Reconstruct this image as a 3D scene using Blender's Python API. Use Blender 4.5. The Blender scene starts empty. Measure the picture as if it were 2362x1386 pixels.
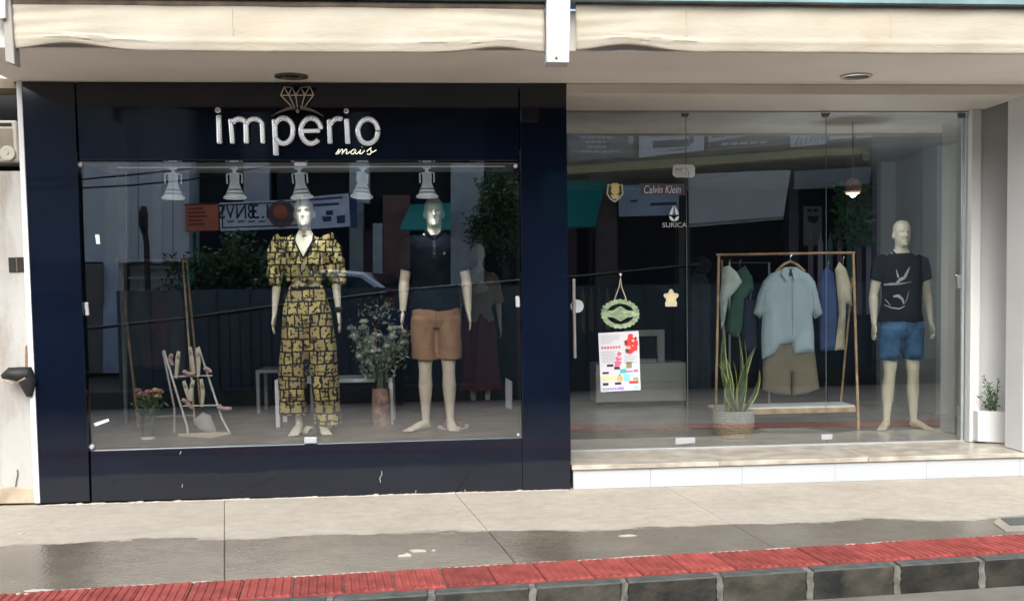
import bpy, bmesh, math, random
import numpy as np
from mathutils import Vector, Matrix
from mathutils.geometry import delaunay_2d_cdt
from mathutils.bvhtree import BVHTree

random.seed(7)
rng = np.random.default_rng(7)
R = math.radians
sc = bpy.context.scene
col = sc.collection

# ------------------------------------------------------------------ camera, world, sun, exposure
FPX, PSI, TH, RO, CX, CY = 2700.0, .09630390, .06205930, -.01409830, 1284.63938, 852.485277
D, CZ = 8.6, 1.43333
MROT = Matrix.Rotation(-PSI, 3, 'Z') @ Matrix.Rotation(math.pi / 2 - TH, 3, 'X') @ Matrix.Rotation(RO, 3, 'Z')
CAM = Vector((0, -D, CZ))
cd = bpy.data.cameras.new('camera')
cam = bpy.data.objects.new('camera', cd)
col.objects.link(cam)
cam.matrix_world = Matrix.Translation(CAM) @ MROT.to_4x4()
cd.sensor_width = 36.0
cd.sensor_fit = 'HORIZONTAL'
cd.lens = FPX / 2362 * 36.0
cd.shift_x = (1181 - CX) / 2362
cd.shift_y = (CY - 693) / 2362
cd.clip_end = 400
sc.camera = cam

SUN_EL, SUN_AZ = R(40), R(190)        # azimuth measured clockwise from +y (north)
w = bpy.data.worlds.new('World')
sc.world = w
w.use_nodes = True
nt = w.node_tree
nt.nodes.clear()
sky = nt.nodes.new('ShaderNodeTexSky')
sky.sky_type = 'NISHITA'
sky.sun_disc = False
sky.sun_elevation = SUN_EL
sky.sun_rotation = SUN_AZ
sky.air_density = 0.7
sky.dust_density = 8.0
sky.ozone_density = 0.6
bg = nt.nodes.new('ShaderNodeBackground')
bg.inputs['Strength'].default_value = 0.15
wo = nt.nodes.new('ShaderNodeOutputWorld')
nt.links.new(sky.outputs[0], bg.inputs[0])
nt.links.new(bg.outputs[0], wo.inputs[0])
sl = bpy.data.lights.new('sun', 'SUN')
sl.energy = 0.5
sl.angle = R(60)
sl.color = (1.0, .98, .95)
sun = bpy.data.objects.new('sun', sl)
col.objects.link(sun)
sdir = Vector((math.sin(SUN_AZ) * math.cos(SUN_EL), math.cos(SUN_AZ) * math.cos(SUN_EL), math.sin(SUN_EL)))
sun.rotation_euler = sdir.to_track_quat('Z', 'Y').to_euler()
sun.location = sdir * 40
sc.view_settings.view_transform = 'Standard'
sc.view_settings.look = 'None'
sc.view_settings.exposure = 1.0
sc.view_settings.use_white_balance = True
sc.view_settings.white_balance_temperature = 5750
sc.view_settings.white_balance_tint = 3
sc.view_settings.gamma = 1.0
sc.view_settings.use_curve_mapping = False
sc.render.engine = 'CYCLES'
sc.cycles.use_denoising = True
sc.cycles.max_bounces = 8
sc.cycles.transparent_max_bounces = 16
sc.cycles.caustics_reflective = False
sc.cycles.caustics_refractive = False
sc.cycles.sample_clamp_indirect = 6

# ------------------------------------------------------------------ measuring: photo pixel -> point on a plane of the place
def ray(px, py):
    return MROT @ Vector(((px - CX) / FPX, -(py - CY) / FPX, -1.0))
def U(px, py, Y):
    d = ray(px, py)
    return CAM + d * ((Y + D) / d.y)
def G(px, py, z=0.0):
    d = ray(px, py)
    return CAM + d * ((z - CZ) / d.z)
def V(px, py, y, m=.05):
    """point across the street (plane y, behind the camera) whose mirror image in glass plane m shows at this pixel"""
    p = U(px, py, 2 * m - y)
    return Vector((p.x, y, p.z))

# ------------------------------------------------------------------ materials
MATS = {}
def mat(name, c, rough=.6, var=.12, scale=4.0, metal=0.0, spec=.5, bump=0.0, bscale=60.0, coat=0.0, emit=0.0, c2=None, detail=4.0):
    if name in MATS: return MATS[name]
    m = bpy.data.materials.new(name); m.use_nodes = True
    t = m.node_tree; b = t.nodes['Principled BSDF']
    b.inputs['Roughness'].default_value = rough
    b.inputs['Metallic'].default_value = metal
    b.inputs['Specular IOR Level'].default_value = spec
    b.inputs['Coat Weight'].default_value = coat
    tc = t.nodes.new('ShaderNodeTexCoord')
    n = t.nodes.new('ShaderNodeTexNoise'); n.inputs['Scale'].default_value = scale; n.inputs['Detail'].default_value = detail
    t.links.new(tc.outputs['Object'], n.inputs['Vector'])
    r = t.nodes.new('ShaderNodeValToRGB')
    a = [max(0, x * (1 - var)) for x in c]
    z = [min(1, x * (1 + var)) for x in (c2 or c)]
    r.color_ramp.elements[0].position = .3; r.color_ramp.elements[0].color = (*a, 1)
    r.color_ramp.elements[1].position = .7; r.color_ramp.elements[1].color = (*z, 1)
    t.links.new(n.outputs['Fac'], r.inputs['Fac'])
    t.links.new(r.outputs['Color'], b.inputs['Base Color'])
    if bump > 0:
        n2 = t.nodes.new('ShaderNodeTexNoise'); n2.inputs['Scale'].default_value = bscale; n2.inputs['Detail'].default_value = 3
        t.links.new(tc.outputs['Object'], n2.inputs['Vector'])
        bp = t.nodes.new('ShaderNodeBump'); bp.inputs['Strength'].default_value = bump; bp.inputs['Distance'].default_value = .01
        t.links.new(n2.outputs['Fac'], bp.inputs['Height'])
        t.links.new(bp.outputs['Normal'], b.inputs['Normal'])
    if emit:
        b.inputs['Emission Color'].default_value = (*c, 1); b.inputs['Emission Strength'].default_value = emit
    MATS[name] = m
    return m
def sr(r, g, b):
    f = lambda v: (v / 255 / 12.92) if v / 255 <= .04045 else ((v / 255 + .055) / 1.055) ** 2.4
    return (f(r), f(g), f(b))
def glassmat(name, fac, tint):
    m = bpy.data.materials.new(name); m.use_nodes = True
    t = m.node_tree; t.nodes.clear()
    o = t.nodes.new('ShaderNodeOutputMaterial'); mx = t.nodes.new('ShaderNodeMixShader')
    tr = t.nodes.new('ShaderNodeBsdfTransparent'); gl = t.nodes.new('ShaderNodeBsdfGlossy')
    tr.inputs[0].default_value = (*tint, 1); gl.inputs['Roughness'].default_value = 0.0; gl.inputs[0].default_value = (1, 1, .97, 1)
    lw = t.nodes.new('ShaderNodeFresnel'); lw.inputs['IOR'].default_value = 1.5
    ad = t.nodes.new('ShaderNodeMath'); ad.operation = 'ADD'; ad.use_clamp = True; ad.inputs[1].default_value = fac
    t.links.new(lw.outputs[0], ad.inputs[0]); t.links.new(ad.outputs[0], mx.inputs[0])
    t.links.new(tr.outputs[0], mx.inputs[1]); t.links.new(gl.outputs[0], mx.inputs[2]); t.links.new(mx.outputs[0], o.inputs[0])
    return m
def nodes_of(m): return m.node_tree, m.node_tree.nodes['Principled BSDF']

# ------------------------------------------------------------------ mesh building
class MB:
    def __init__(s): s.v = []; s.f = []; s.mi = []
    def add(s, vs, fs, mi=0):
        k = len(s.v); s.v += [tuple(v) for v in vs]
        s.f += [tuple(i + k for i in f) for f in fs]; s.mi += [mi] * len(fs); return s
    def box(s, x0, x1, y0, y1, z0, z1, mi=0):
        vs = [(x, y, z) for z in (z0, z1) for y in (y0, y1) for x in (x0, x1)]
        return s.add(vs, [(0, 2, 3, 1), (4, 5, 7, 6), (0, 1, 5, 4), (2, 6, 7, 3), (0, 4, 6, 2), (1, 3, 7, 5)], mi)
    def prism(s, poly, vec, mi=0):
        """closed polygon of 3-d points swept along vec"""
        n = len(poly); P = [Vector(p) for p in poly]; vec = Vector(vec)
        nrm = Vector((0, 0, 0))
        for i in range(n): nrm += P[i].cross(P[(i + 1) % n])
        if nrm.dot(vec) > 0: P = P[::-1]
        vs = P + [p + vec for p in P]
        fs = [tuple(range(n)), tuple(range(2 * n - 1, n - 1, -1))] + [(i, i + n, (i + 1) % n + n, (i + 1) % n) for i in range(n)]
        return s.add(vs, fs, mi)
    def px(s, poly, Y, depth, mi=0):
        """outline given on the plane y=Y, solid from Y to Y+depth"""
        return s.prism([U(a, b, Y) for a, b in poly], (0, depth, 0), mi)
    def vx(s, poly, y, depth, m=.05, mi=0):
        return s.prism([V(a, b, y, m) for a, b in poly], (0, depth, 0), mi)
    def tube(s, pts, rad, n=10, cap=True, ref=(1, 0, 0), mi=0):
        """rings perpendicular to a path; radii are numbers or (a,b): a along ref, b across"""
        P = [Vector(p) for p in pts]; k = len(s.v); m = len(P)
        if not isinstance(rad, (list, tuple)): rad = [rad] * m
        ref = Vector(ref)
        for i in range(m):
            t = (P[min(i + 1, m - 1)] - P[max(i - 1, 0)]).normalized()
            a = ref - t * ref.dot(t)
            if a.length < 1e-3: a = Vector((0, 1, 0)) - t * t.y
            a.normalize(); b = t.cross(a)
            ra, rb = rad[i] if isinstance(rad[i], (list, tuple)) else (rad[i], rad[i])
            for j in range(n):
                q = 2 * math.pi * j / n
                s.v.append(tuple(P[i] + a * (ra * math.cos(q)) + b * (rb * math.sin(q))))
        for i in range(m - 1):
            for j in range(n):
                s.f.append((k + i * n + j, k + i * n + (j + 1) % n, k + (i + 1) * n + (j + 1) % n, k + (i + 1) * n + j)); s.mi.append(mi)
        if cap:
            s.f.append(tuple(k + j for j in range(n - 1, -1, -1))); s.mi.append(mi)
            s.f.append(tuple(k + (m - 1) * n + j for j in range(n))); s.mi.append(mi)
        return s
    def lathe(s, prof, c, n=20, axis='z', mi=0):
        """prof = [(r, h)...] turned about an axis through c"""
        k = len(s.v); m = len(prof)
        for r, h in prof:
            for j in range(n):
                q = 2 * math.pi * j / n; a, b = r * math.cos(q), r * math.sin(q)
                o = (a, b, h) if axis == 'z' else ((a, -h, b) if axis == 'y' else (h, a, b))
                s.v.append((c[0] + o[0], c[1] + o[1], c[2] + o[2]))
        for i in range(m - 1):
            for j in range(n):
                s.f.append((k + i * n + j, k + i * n + (j + 1) % n, k + (i + 1) * n + (j + 1) % n, k + (i + 1) * n + j)); s.mi.append(mi)
        for i, rev in ((0, True), (m - 1, False)):
            if prof[i][0] > 1e-4:
                f = [k + i * n + j for j in range(n)]
                s.f.append(tuple(f[::-1] if rev else f)); s.mi.append(mi)
        return s
    def ball(s, c, r, n=8, m=6, mi=0):
        rx, ry, rz = r if isinstance(r, (list, tuple)) else (r, r, r)
        k = len(s.v)
        for i in range(m + 1):
            p = math.pi * i / m - math.pi / 2
            for j in range(n):
                q = 2 * math.pi * j / n
                s.v.append((c[0] + rx * math.cos(p) * math.cos(q), c[1] + ry * math.cos(p) * math.sin(q), c[2] + rz * math.sin(p)))
        for i in range(m):
            for j in range(n):
                s.f.append((k + i * n + j, k + i * n + (j + 1) % n, k + (i + 1) * n + (j + 1) % n, k + (i + 1) * n + j)); s.mi.append(mi)
        return s
    def stroke(s, pts, w, vec, mi=0, closed=False):
        """flat ribbon of width w along a polyline in the x-z plane, swept along vec"""
        P = [Vector(p) for p in pts]; n = len(P); L = []; Rr = []
        for i in range(n):
            if closed: t = P[(i + 1) % n] - P[i - 1]
            else: t = P[min(i + 1, n - 1)] - P[max(i - 1, 0)]
            t.y = 0; t.normalize(); nn = Vector((-t.z, 0, t.x)) * (w / 2)
            L.append(P[i] + nn); Rr.append(P[i] - nn)
        vec = Vector(vec); k = len(s.v)
        for i in range(n): s.v += [tuple(L[i]), tuple(Rr[i]), tuple(L[i] + vec), tuple(Rr[i] + vec)]
        for i in range(n if closed else n - 1):
            a = k + 4 * i; b = k + 4 * ((i + 1) % n)
            fs = [(a, b, b + 1, a + 1), (a + 2, a + 3, b + 3, b + 2), (a, a + 2, b + 2, b), (a + 1, b + 1, b + 3, a + 3)]
            s.f += fs; s.mi += [mi] * 4
        if not closed:
            e = k + 4 * (n - 1); s.f += [(k, k + 1, k + 3, k + 2), (e, e + 2, e + 3, e + 1)]; s.mi += [mi] * 2
        return s
    def mesh(s, name, mats, off=(0, 0, 0), smooth=False):
        me = bpy.data.meshes.new(name)
        o = Vector(off)
        me.from_pydata([tuple(Vector(v) - o) for v in s.v], [], s.f)
        for m in (mats if isinstance(mats, (list, tuple)) else [mats]): me.materials.append(m)
        if any(s.mi): me.polygons.foreach_set('material_index', s.mi)
        if smooth: me.polygons.foreach_set('use_smooth', [True] * len(me.polygons))
        me.update(); return me
def off_of(p):
    o = Vector((0, 0, 0))
    while p is not None: o += p.location; p = p.parent
    return o
def link(name, me, parent=None):
    o = bpy.data.objects.new(name, me); col.objects.link(o); o.parent = parent; return o
def part(name, mb, m, parent=None, smooth=False, bevel=0.0, label=None):
    me = mb.mesh(name, m, off_of(parent), smooth)
    bm = bmesh.new(); bm.from_mesh(me); bmesh.ops.recalc_face_normals(bm, faces=bm.faces); bm.to_mesh(me); bm.free()
    o = link(name, me, parent)
    if smooth:
        try: me.set_sharp_from_angle(angle=R(45))
        except Exception: pass
    if bevel:
        b = o.modifiers.new('bevel', 'BEVEL'); b.width = bevel; b.segments = 1; b.limit_method = 'ANGLE'
    if label: o['label'] = label
    return o
def tag(o, label, cat, group=None, kind=None):
    if label: o['label'] = label
    if cat: o['category'] = cat
    if group: o['group'] = group
    if kind: o['kind'] = kind
    return o
def thing(name, loc, label, cat, group=None):
    o = bpy.data.objects.new(name, None); col.objects.link(o); o.location = loc; o.empty_display_size = .1
    return tag(o, label, cat, group)
def structure(name, mb, m, **k):
    o = part(name, mb, m, **k); o['kind'] = 'structure'; return o
def copy_tree(o, parent=None):
    c = o.copy(); col.objects.link(c); c.parent = parent
    for ch in list(o.children): copy_tree(ch, c)
    return c
def text_mesh(body, size, extrude=.003):
    cu = bpy.data.curves.new('lettering', 'FONT'); cu.body = body; cu.size = size; cu.extrude = extrude
    cu.align_x = 'CENTER'; cu.align_y = 'CENTER'; cu.resolution_u = 3
    o = bpy.data.objects.new('lettering', cu); col.objects.link(o)
    dg = bpy.context.evaluated_depsgraph_get(); me = bpy.data.meshes.new_from_object(o.evaluated_get(dg))
    bpy.data.objects.remove(o); bpy.data.curves.remove(cu); return me
def text_part(body, c, wid, hei, m, parent, face=-1, name='lettering', extrude=.002, italic=0.0):
    """flat lettering fitted to wid x hei metres, facing -y (face=-1) or +y (face=+1)"""
    me = text_mesh(body, 1.0, 0.0)
    a = np.array([v.co[:] for v in me.vertices]); lo, hi = a.min(0), a.max(0); ctr = (lo + hi) / 2; d = hi - lo
    off = off_of(parent)
    for v in me.vertices:
        x = (v.co.x - ctr[0]) / d[0] * wid; z = (v.co.y - ctr[1]) / d[1] * hei; x += italic * z
        if face > 0: x = -x
        v.co = Vector((c[0] + x, c[1], c[2] + z)) - off
    bm = bmesh.new(); bm.from_mesh(me)
    if face < 0: pass
    r = bmesh.ops.extrude_face_region(bm, geom=bm.faces[:])
    vs = [g for g in r['geom'] if isinstance(g, bmesh.types.BMVert)]
    bmesh.ops.translate(bm, verts=vs, vec=(0, face * extrude, 0))
    bmesh.ops.recalc_face_normals(bm, faces=bm.faces); bm.to_mesh(me); bm.free()
    me.materials.clear(); me.materials.append(m)
    return link(name, me, parent)
def remesh(mb, voxel, smooth=4, factor=.5):
    me = mb.mesh('body_shape', [])
    o = bpy.data.objects.new('body_shape', me); col.objects.link(o)
    r = o.modifiers.new('r', 'REMESH'); r.mode = 'VOXEL'; r.voxel_size = voxel
    s = o.modifiers.new('s', 'SMOOTH'); s.iterations = smooth; s.factor = factor
    dg = bpy.context.evaluated_depsgraph_get(); out = bpy.data.meshes.new_from_object(o.evaluated_get(dg))
    bpy.data.objects.remove(o); bpy.data.meshes.remove(me); return out
def finish(me, name, m, parent, smooth=True, loc=None, label=None):
    me.materials.clear(); me.materials.append(m)
    if smooth: me.polygons.foreach_set('use_smooth', [True] * len(me.polygons))
    me.name = name; o = link(name, me, parent)
    if loc is not None: o.location = loc
    if label: o['label'] = label
    return o
def seg_dist(p, a, b):
    ab = b - a; L = (ab ** 2).sum() + 1e-12
    t = np.clip(((p - a) @ ab) / L, 0, 1); return np.linalg.norm(p - (a + t[:, None] * ab), axis=1)
def puff(outline, Y, T=.03, w=.05, step=.03, fold=.012, ffreq=14.0, seed=0, curve=0.0, back=True):
    """cloth-like solid from an outline of (x,z) points: thick inside, thin at the edge, with hanging folds"""
    O = [Vector((p[0], p[1])) for p in outline]; dense = []
    for i, a in enumerate(O):
        b = O[(i + 1) % len(O)]; k = max(1, int((b - a).length / step))
        dense += [a.lerp(b, j / k) for j in range(k)]
    A = np.array([p[:] for p in dense]); lo, hi = A.min(0), A.max(0)
    rg = np.random.default_rng(seed)
    gx, gz = np.meshgrid(np.arange(lo[0], hi[0], step), np.arange(lo[1], hi[1], step))
    q = np.stack([gx.ravel(), gz.ravel()], 1) + rg.uniform(-.2, .2, (gx.size, 2)) * step
    inside = np.zeros(len(q), bool); n = len(A)
    for i in range(n):
        x1, z1 = A[i]; x2, z2 = A[(i + 1) % n]
        c = ((z1 > q[:, 1]) != (z2 > q[:, 1]))
        inside ^= c & (q[:, 0] < (x2 - x1) * (q[:, 1] - z1) / (z2 - z1 + 1e-12) + x1)
    q = q[inside]
    d = np.full(len(q), 9.0)
    for i in range(n): d = np.minimum(d, seg_dist(q, A[i], A[(i + 1) % n]))
    q = q[d > step * .5]
    pts = [Vector(p) for p in A] + [Vector(p) for p in q]
    vs, _, fs, _, _, _ = delaunay_2d_cdt(pts, [(i, (i + 1) % n) for i in range(n)], [list(range(n))], 1, 1e-5)
    P = np.array([v[:] for v in vs]); d = np.full(len(P), 9.0)
    for i in range(n): d = np.minimum(d, seg_dist(P, A[i], A[(i + 1) % n]))
    d[d < 1e-4] = 0
    prof = T * np.sqrt(1 - (1 - np.clip(d / w, 0, 1)) ** 2)
    ph = rg.uniform(0, 6, 4); cx = (lo[0] + hi[0]) / 2
    f = fold * (np.sin(P[:, 0] * ffreq * 6.28 / 2 + ph[0] + .8 * np.sin(P[:, 1] * 5 + ph[1])) + .6 * np.sin(P[:, 0] * ffreq * 4.1 + P[:, 1] * 6 + ph[2])) * np.clip(d / w, 0, 1)
    f *= np.clip((hi[1] - P[:, 1]) / (hi[1] - lo[1]) * 1.4, .15, 1)
    bend = curve * ((P[:, 0] - cx) / (hi[0] - lo[0] + 1e-6)) ** 2
    mb = MB(); N = len(P)
    fv = [(P[i, 0], Y - prof[i] - f[i] + bend[i], P[i, 1]) for i in range(N)]
    bv = [(P[i, 0], Y + prof[i] * .6 - f[i] * .5 + bend[i] + .002, P[i, 1]) for i in range(N)]
    mb.v = fv + bv
    mb.f = [tuple(t) for t in fs] + [tuple(i + N for i in t[::-1]) for t in fs]
    e = {}
    for t in fs:
        for i in range(len(t)):
            a, b = t[i], t[(i + 1) % len(t)]
            if (b, a) in e: del e[(b, a)]
            else: e[(a, b)] = 1
    mb.f += [(b, a, a + N, b + N) for a, b in e]
    mb.mi = [0] * len(mb.f)
    return mb
def pxo(pts, Y): return [(U(a, b, Y).x, U(a, b, Y).z) for a, b in pts]

# ------------------------------------------------------------------ the ground
ST = .0960                                   # the kerb runs slightly askew to the shop
def inner(x): return -2.41 + ST * x
def outer(x): return -2.845 + ST * x
def kerb_out(x): return -2.955 + ST * x
ROADZ = -.15

def sidewalk_material():
    m = mat('pavement_concrete', (.40, .357, .295), rough=.85, var=.1, scale=1.6, bump=.25, bscale=45, detail=8)
    t, b = nodes_of(m)
    base = b.inputs['Base Color'].links[0].from_socket
    tc = t.nodes.new('ShaderNodeTexCoord')
    # damp band left by rain along the street side: boundary follows the kerb with a wavy, feathered edge
    P = [G(*q) for q in ((0, 1248), (300, 1256), (518, 1243), (900, 1228), (1200, 1214), (1650, 1212), (1900, 1203), (2150, 1200), (2362, 1192))]
    A = np.polyfit([p.x for p in P], [p.y for p in P], 1)
    sx = t.nodes.new('ShaderNodeSeparateXYZ'); t.links.new(tc.outputs['Object'], sx.inputs[0])
    def mth(op, a, bb):
        n = t.nodes.new('ShaderNodeMath'); n.operation = op
        for i, q in enumerate((a, bb)):
            if isinstance(q, (int, float)): n.inputs[i].default_value = q
            else: t.links.new(q, n.inputs[i])
        return n.outputs[0]
    line = mth('ADD', mth('MULTIPLY', sx.outputs[0], float(A[0])), float(A[1]))
    mp = t.nodes.new('ShaderNodeMapping'); mp.inputs['Scale'].default_value = (1.3, 2.2, 1); t.links.new(tc.outputs['Object'], mp.inputs[0])
    n1 = t.nodes.new('ShaderNodeTexNoise'); n1.inputs['Scale'].default_value = 1.1; n1.inputs['Detail'].default_value = 7; n1.inputs['Roughness'].default_value = .6
    t.links.new(mp.outputs[0], n1.inputs['Vector'])
    d = mth('SUBTRACT', line, sx.outputs[1])
    d = mth('ADD', d, mth('MULTIPLY', mth('SUBTRACT', n1.outputs['Fac'], .5), .55))
    wet = t.nodes.new('ShaderNodeMapRange'); wet.inputs[1].default_value = -.012; wet.inputs[2].default_value = .03
    t.links.new(d, wet.inputs[0])
    n3 = t.nodes.new('ShaderNodeTexNoise'); n3.inputs['Scale'].default_value = 2.3; n3.inputs['Detail'].default_value = 5
    t.links.new(tc.outputs['Object'], n3.inputs['Vector'])
    patch = t.nodes.new('ShaderNodeMapRange'); patch.inputs[1].default_value = .35; patch.inputs[2].default_value = .7; patch.inputs[3].default_value = .86; patch.inputs[4].default_value = 1.0
    t.links.new(n3.outputs['Fac'], patch.inputs[0])
    drk = t.nodes.new('ShaderNodeMix'); drk.data_type = 'RGBA'; drk.blend_type = 'MULTIPLY'
    drk.inputs[7].default_value = (.30, .272, .232, 1)
    t.links.new(mth('MULTIPLY', wet.outputs[0], patch.outputs[0]), drk.inputs[0]); t.links.new(base, drk.inputs[6])
    # pale cement specks and grime
    vo = t.nodes.new('ShaderNodeTexNoise'); vo.inputs['Scale'].default_value = 9; vo.inputs['Detail'].default_value = 9; vo.inputs['Roughness'].default_value = .75
    t.links.new(tc.outputs['Object'], vo.inputs['Vector'])
    sp = t.nodes.new('ShaderNodeMapRange'); sp.inputs[1].default_value = .3; sp.inputs[2].default_value = .7; sp.inputs[3].default_value = .82; sp.inputs[4].default_value = 1.14
    t.links.new(vo.outputs['Fac'], sp.inputs[0])
    fin = t.nodes.new('ShaderNodeMix'); fin.data_type = 'RGBA'; fin.blend_type = 'MULTIPLY'; fin.inputs[0].default_value = 1
    cb = t.nodes.new('ShaderNodeCombineColor')
    for i in range(3): t.links.new(sp.outputs[0], cb.inputs[i])
    gr = t.nodes.new('ShaderNodeTexVoronoi'); gr.inputs['Scale'].default_value = 26; t.links.new(tc.outputs['Object'], gr.inputs['Vector'])
    gm = t.nodes.new('ShaderNodeMapRange'); gm.inputs[1].default_value = .04; gm.inputs[2].default_value = .10; gm.inputs[3].default_value = .62; gm.inputs[4].default_value = 1.0; t.links.new(gr.outputs['Distance'], gm.inputs[0])
    gs = t.nodes.new('ShaderNodeTexNoise'); gs.inputs['Scale'].default_value = 3.1; t.links.new(tc.outputs['Object'], gs.inputs['Vector'])
    gt = t.nodes.new('ShaderNodeMapRange'); gt.inputs[1].default_value = .5; gt.inputs[2].default_value = .62; t.links.new(gs.outputs['Fac'], gt.inputs[0])
    gx = t.nodes.new('ShaderNodeMix'); gx.data_type = 'FLOAT'; gx.inputs[2].default_value = 1.0; t.links.new(gt.outputs[0], gx.inputs[0]); t.links.new(gm.outputs[0], gx.inputs[3])
    g2 = t.nodes.new('ShaderNodeMix'); g2.data_type = 'RGBA'; g2.blend_type = 'MULTIPLY'; g2.inputs[0].default_value = 1; gc = t.nodes.new('ShaderNodeCombineColor')
    for i in range(3): t.links.new(gx.outputs[0], gc.inputs[i])
    t.links.new(drk.outputs[2], g2.inputs[6]); t.links.new(gc.outputs[0], g2.inputs[7]); drk = g2
    t.links.new(drk.outputs[2], fin.inputs[6]); t.links.new(cb.outputs[0], fin.inputs[7])
    t.links.new(fin.outputs[2], b.inputs['Base Color'])
    rg_ = t.nodes.new('ShaderNodeMapRange'); rg_.inputs[3].default_value = .88; rg_.inputs[4].default_value = .24
    t.links.new(wet.outputs[0], rg_.inputs[0]); t.links.new(rg_.outputs[0], b.inputs['Roughness'])
    return m
M_walk = sidewalk_material()
M_asph = mat('asphalt', (.20, .18, .155), rough=.75, var=.3, scale=3, bump=.8, bscale=180)
M_mortar = mat('pale_mortar', (.15, .145, .128), rough=.9, var=.5, scale=18, bump=.4)
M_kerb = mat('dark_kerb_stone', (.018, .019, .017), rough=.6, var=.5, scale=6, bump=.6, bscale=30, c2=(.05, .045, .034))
M_kerbtop = mat('paler_kerb_top', (.085, .087, .08), rough=.75, spec=.2, var=.3, scale=14, bump=.3)  # paler colour for the upward faces of the kerb stones
M_tile = mat('red_tactile_tile', (.235, .042, .034), rough=.75, var=.26, scale=8, detail=9, bump=.3, bscale=60, spec=.3, c2=(.29, .066, .054))

def vary(m, lo, hi):
    t, b = nodes_of(m); base = b.inputs['Base Color'].links[0].from_socket
    oi = t.nodes.new('ShaderNodeObjectInfo'); r = t.nodes.new('ShaderNodeMapRange'); r.inputs[3].default_value = lo; r.inputs[4].default_value = hi
    t.links.new(oi.outputs['Random'], r.inputs[0]); c = t.nodes.new('ShaderNodeCombineColor')
    for i in range(3): t.links.new(r.outputs[0], c.inputs[i])
    x = t.nodes.new('ShaderNodeMix'); x.data_type = 'RGBA'; x.blend_type = 'MULTIPLY'; x.inputs[0].default_value = 1
    t.links.new(base, x.inputs[6]); t.links.new(c.outputs[0], x.inputs[7]); t.links.new(x.outputs[2], b.inputs['Base Color'])
vary(M_tile, .75, 1.2); vary(M_kerb, .6, 1.3)
structure('road', MB().box(-60, 60, -45, kerb_out(0) + 2.0, ROADZ - .3, ROADZ), M_asph)
# pavement: recessed bed with slabs on it, divided by the joints in the concrete
bed = structure('sidewalk', MB().prism([(-60, outer(-60), -.05), (60, outer(60), -.05), (60, 7, -.05), (-60, 7, -.05)], (0, 0, .038)),
                mat('joint_dirt', (.24, .21, .175), rough=.95, var=.3, scale=20))
J = [((-12, 0), (-12.2, -2.6)), ((-6.0, 0), (-5.4, -2.6))]
for a, b in (((518, 1150), (518, 1330)), ((1060, 1148), (1185, 1292)), ((1680, 1205), (1790, 1265))):
    p, q = G(*a), G(*b); J.append(((p.x, p.y), (q.x, q.y)))
J += [((4.6, 0), (4.9, -2.6)), ((9, 0), (9.2, -2.6)), ((16, 0), (16, -2.6))]
def at_line(j, f):
    (x0, y0), (x1, y1) = j
    for _ in range(12):
        t = 0
    lo, hi = -2.0, 3.0
    for _ in range(50):
        t = (lo + hi) / 2; x = x0 + (x1 - x0) * t; y = y0 + (y1 - y0) * t
        if y > f(x): lo = t
        else: hi = t
    return Vector((x, f(x), 0))
for i in range(len(J) - 1):
    a0, a1 = at_line(J[i], lambda x: .35), at_line(J[i], lambda x: inner(x) + .004)
    b0, b1 = at_line(J[i + 1], lambda x: .35), at_line(J[i + 1], lambda x: inner(x) + .004)
    g = Vector((.002, 0, -.012))
    part('pavement_slab', MB().prism([a0 + g, a1 + g, b1 + Vector((-.002, 0, -.012)), b0 + Vector((-.002, 0, -.012))], (0, 0, .012)), M_walk, bed, bevel=.003)
# red tactile strip: ribbed tiles, each of its own
strip = structure('tactile_strip', MB().prism([(-12, outer(-12), -.012), (16, outer(16), -.012), (16, inner(16), -.012), (-12, inner(-12), -.012)], (0, 0, .006)), M_mortar)
TW = .25
def tile_mb(wd=TW):
    mb = MB(); x = wd - .006; y = .424
    mb.box(0, x, .003, y - .003, -.006, .004)
    n = 6
    for k in range(n):
        c = (k + .5) * x / n; h = x / n * .34
        vs = [(c - h, .014, .004), (c + h, .014, .004), (c + h, y - .014, .004), (c - h, y - .014, .004), (c - h * .6, .02, .0105), (c + h * .6, .02, .0105), (c + h * .6, y - .02, .0105), (c - h * .6, y - .02, .0105)]
        mb.add(vs, [(4, 5, 6, 7), (0, 1, 5, 4), (1, 2, 6, 5), (2, 3, 7, 6), (3, 0, 4, 7)])
    return mb
tme = tile_mb().mesh('tactile_tile', M_tile)
M_tile2 = mat('faded_red_tactile_tile', (.28, .06, .05), rough=.75, var=.26, scale=8, detail=9, bump=.3, bscale=60, spec=.3)
tme2 = tile_mb().mesh('tactile_tile', M_tile2)
ang = math.atan(ST)
for r_ in range(1):
    for k in range(-22, 34):
        x = k * TW; yb = outer(x) + .004 + r_ * .215
        o = link('tactile_tile', tme2 if rng.random() < .22 else tme, strip)
        o.location = (x, yb, rng.uniform(-.0015, .0015)); o.rotation_euler = (rng.uniform(-.004, .004), rng.uniform(-.004, .004), ang + rng.uniform(-.006, .006))
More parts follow.
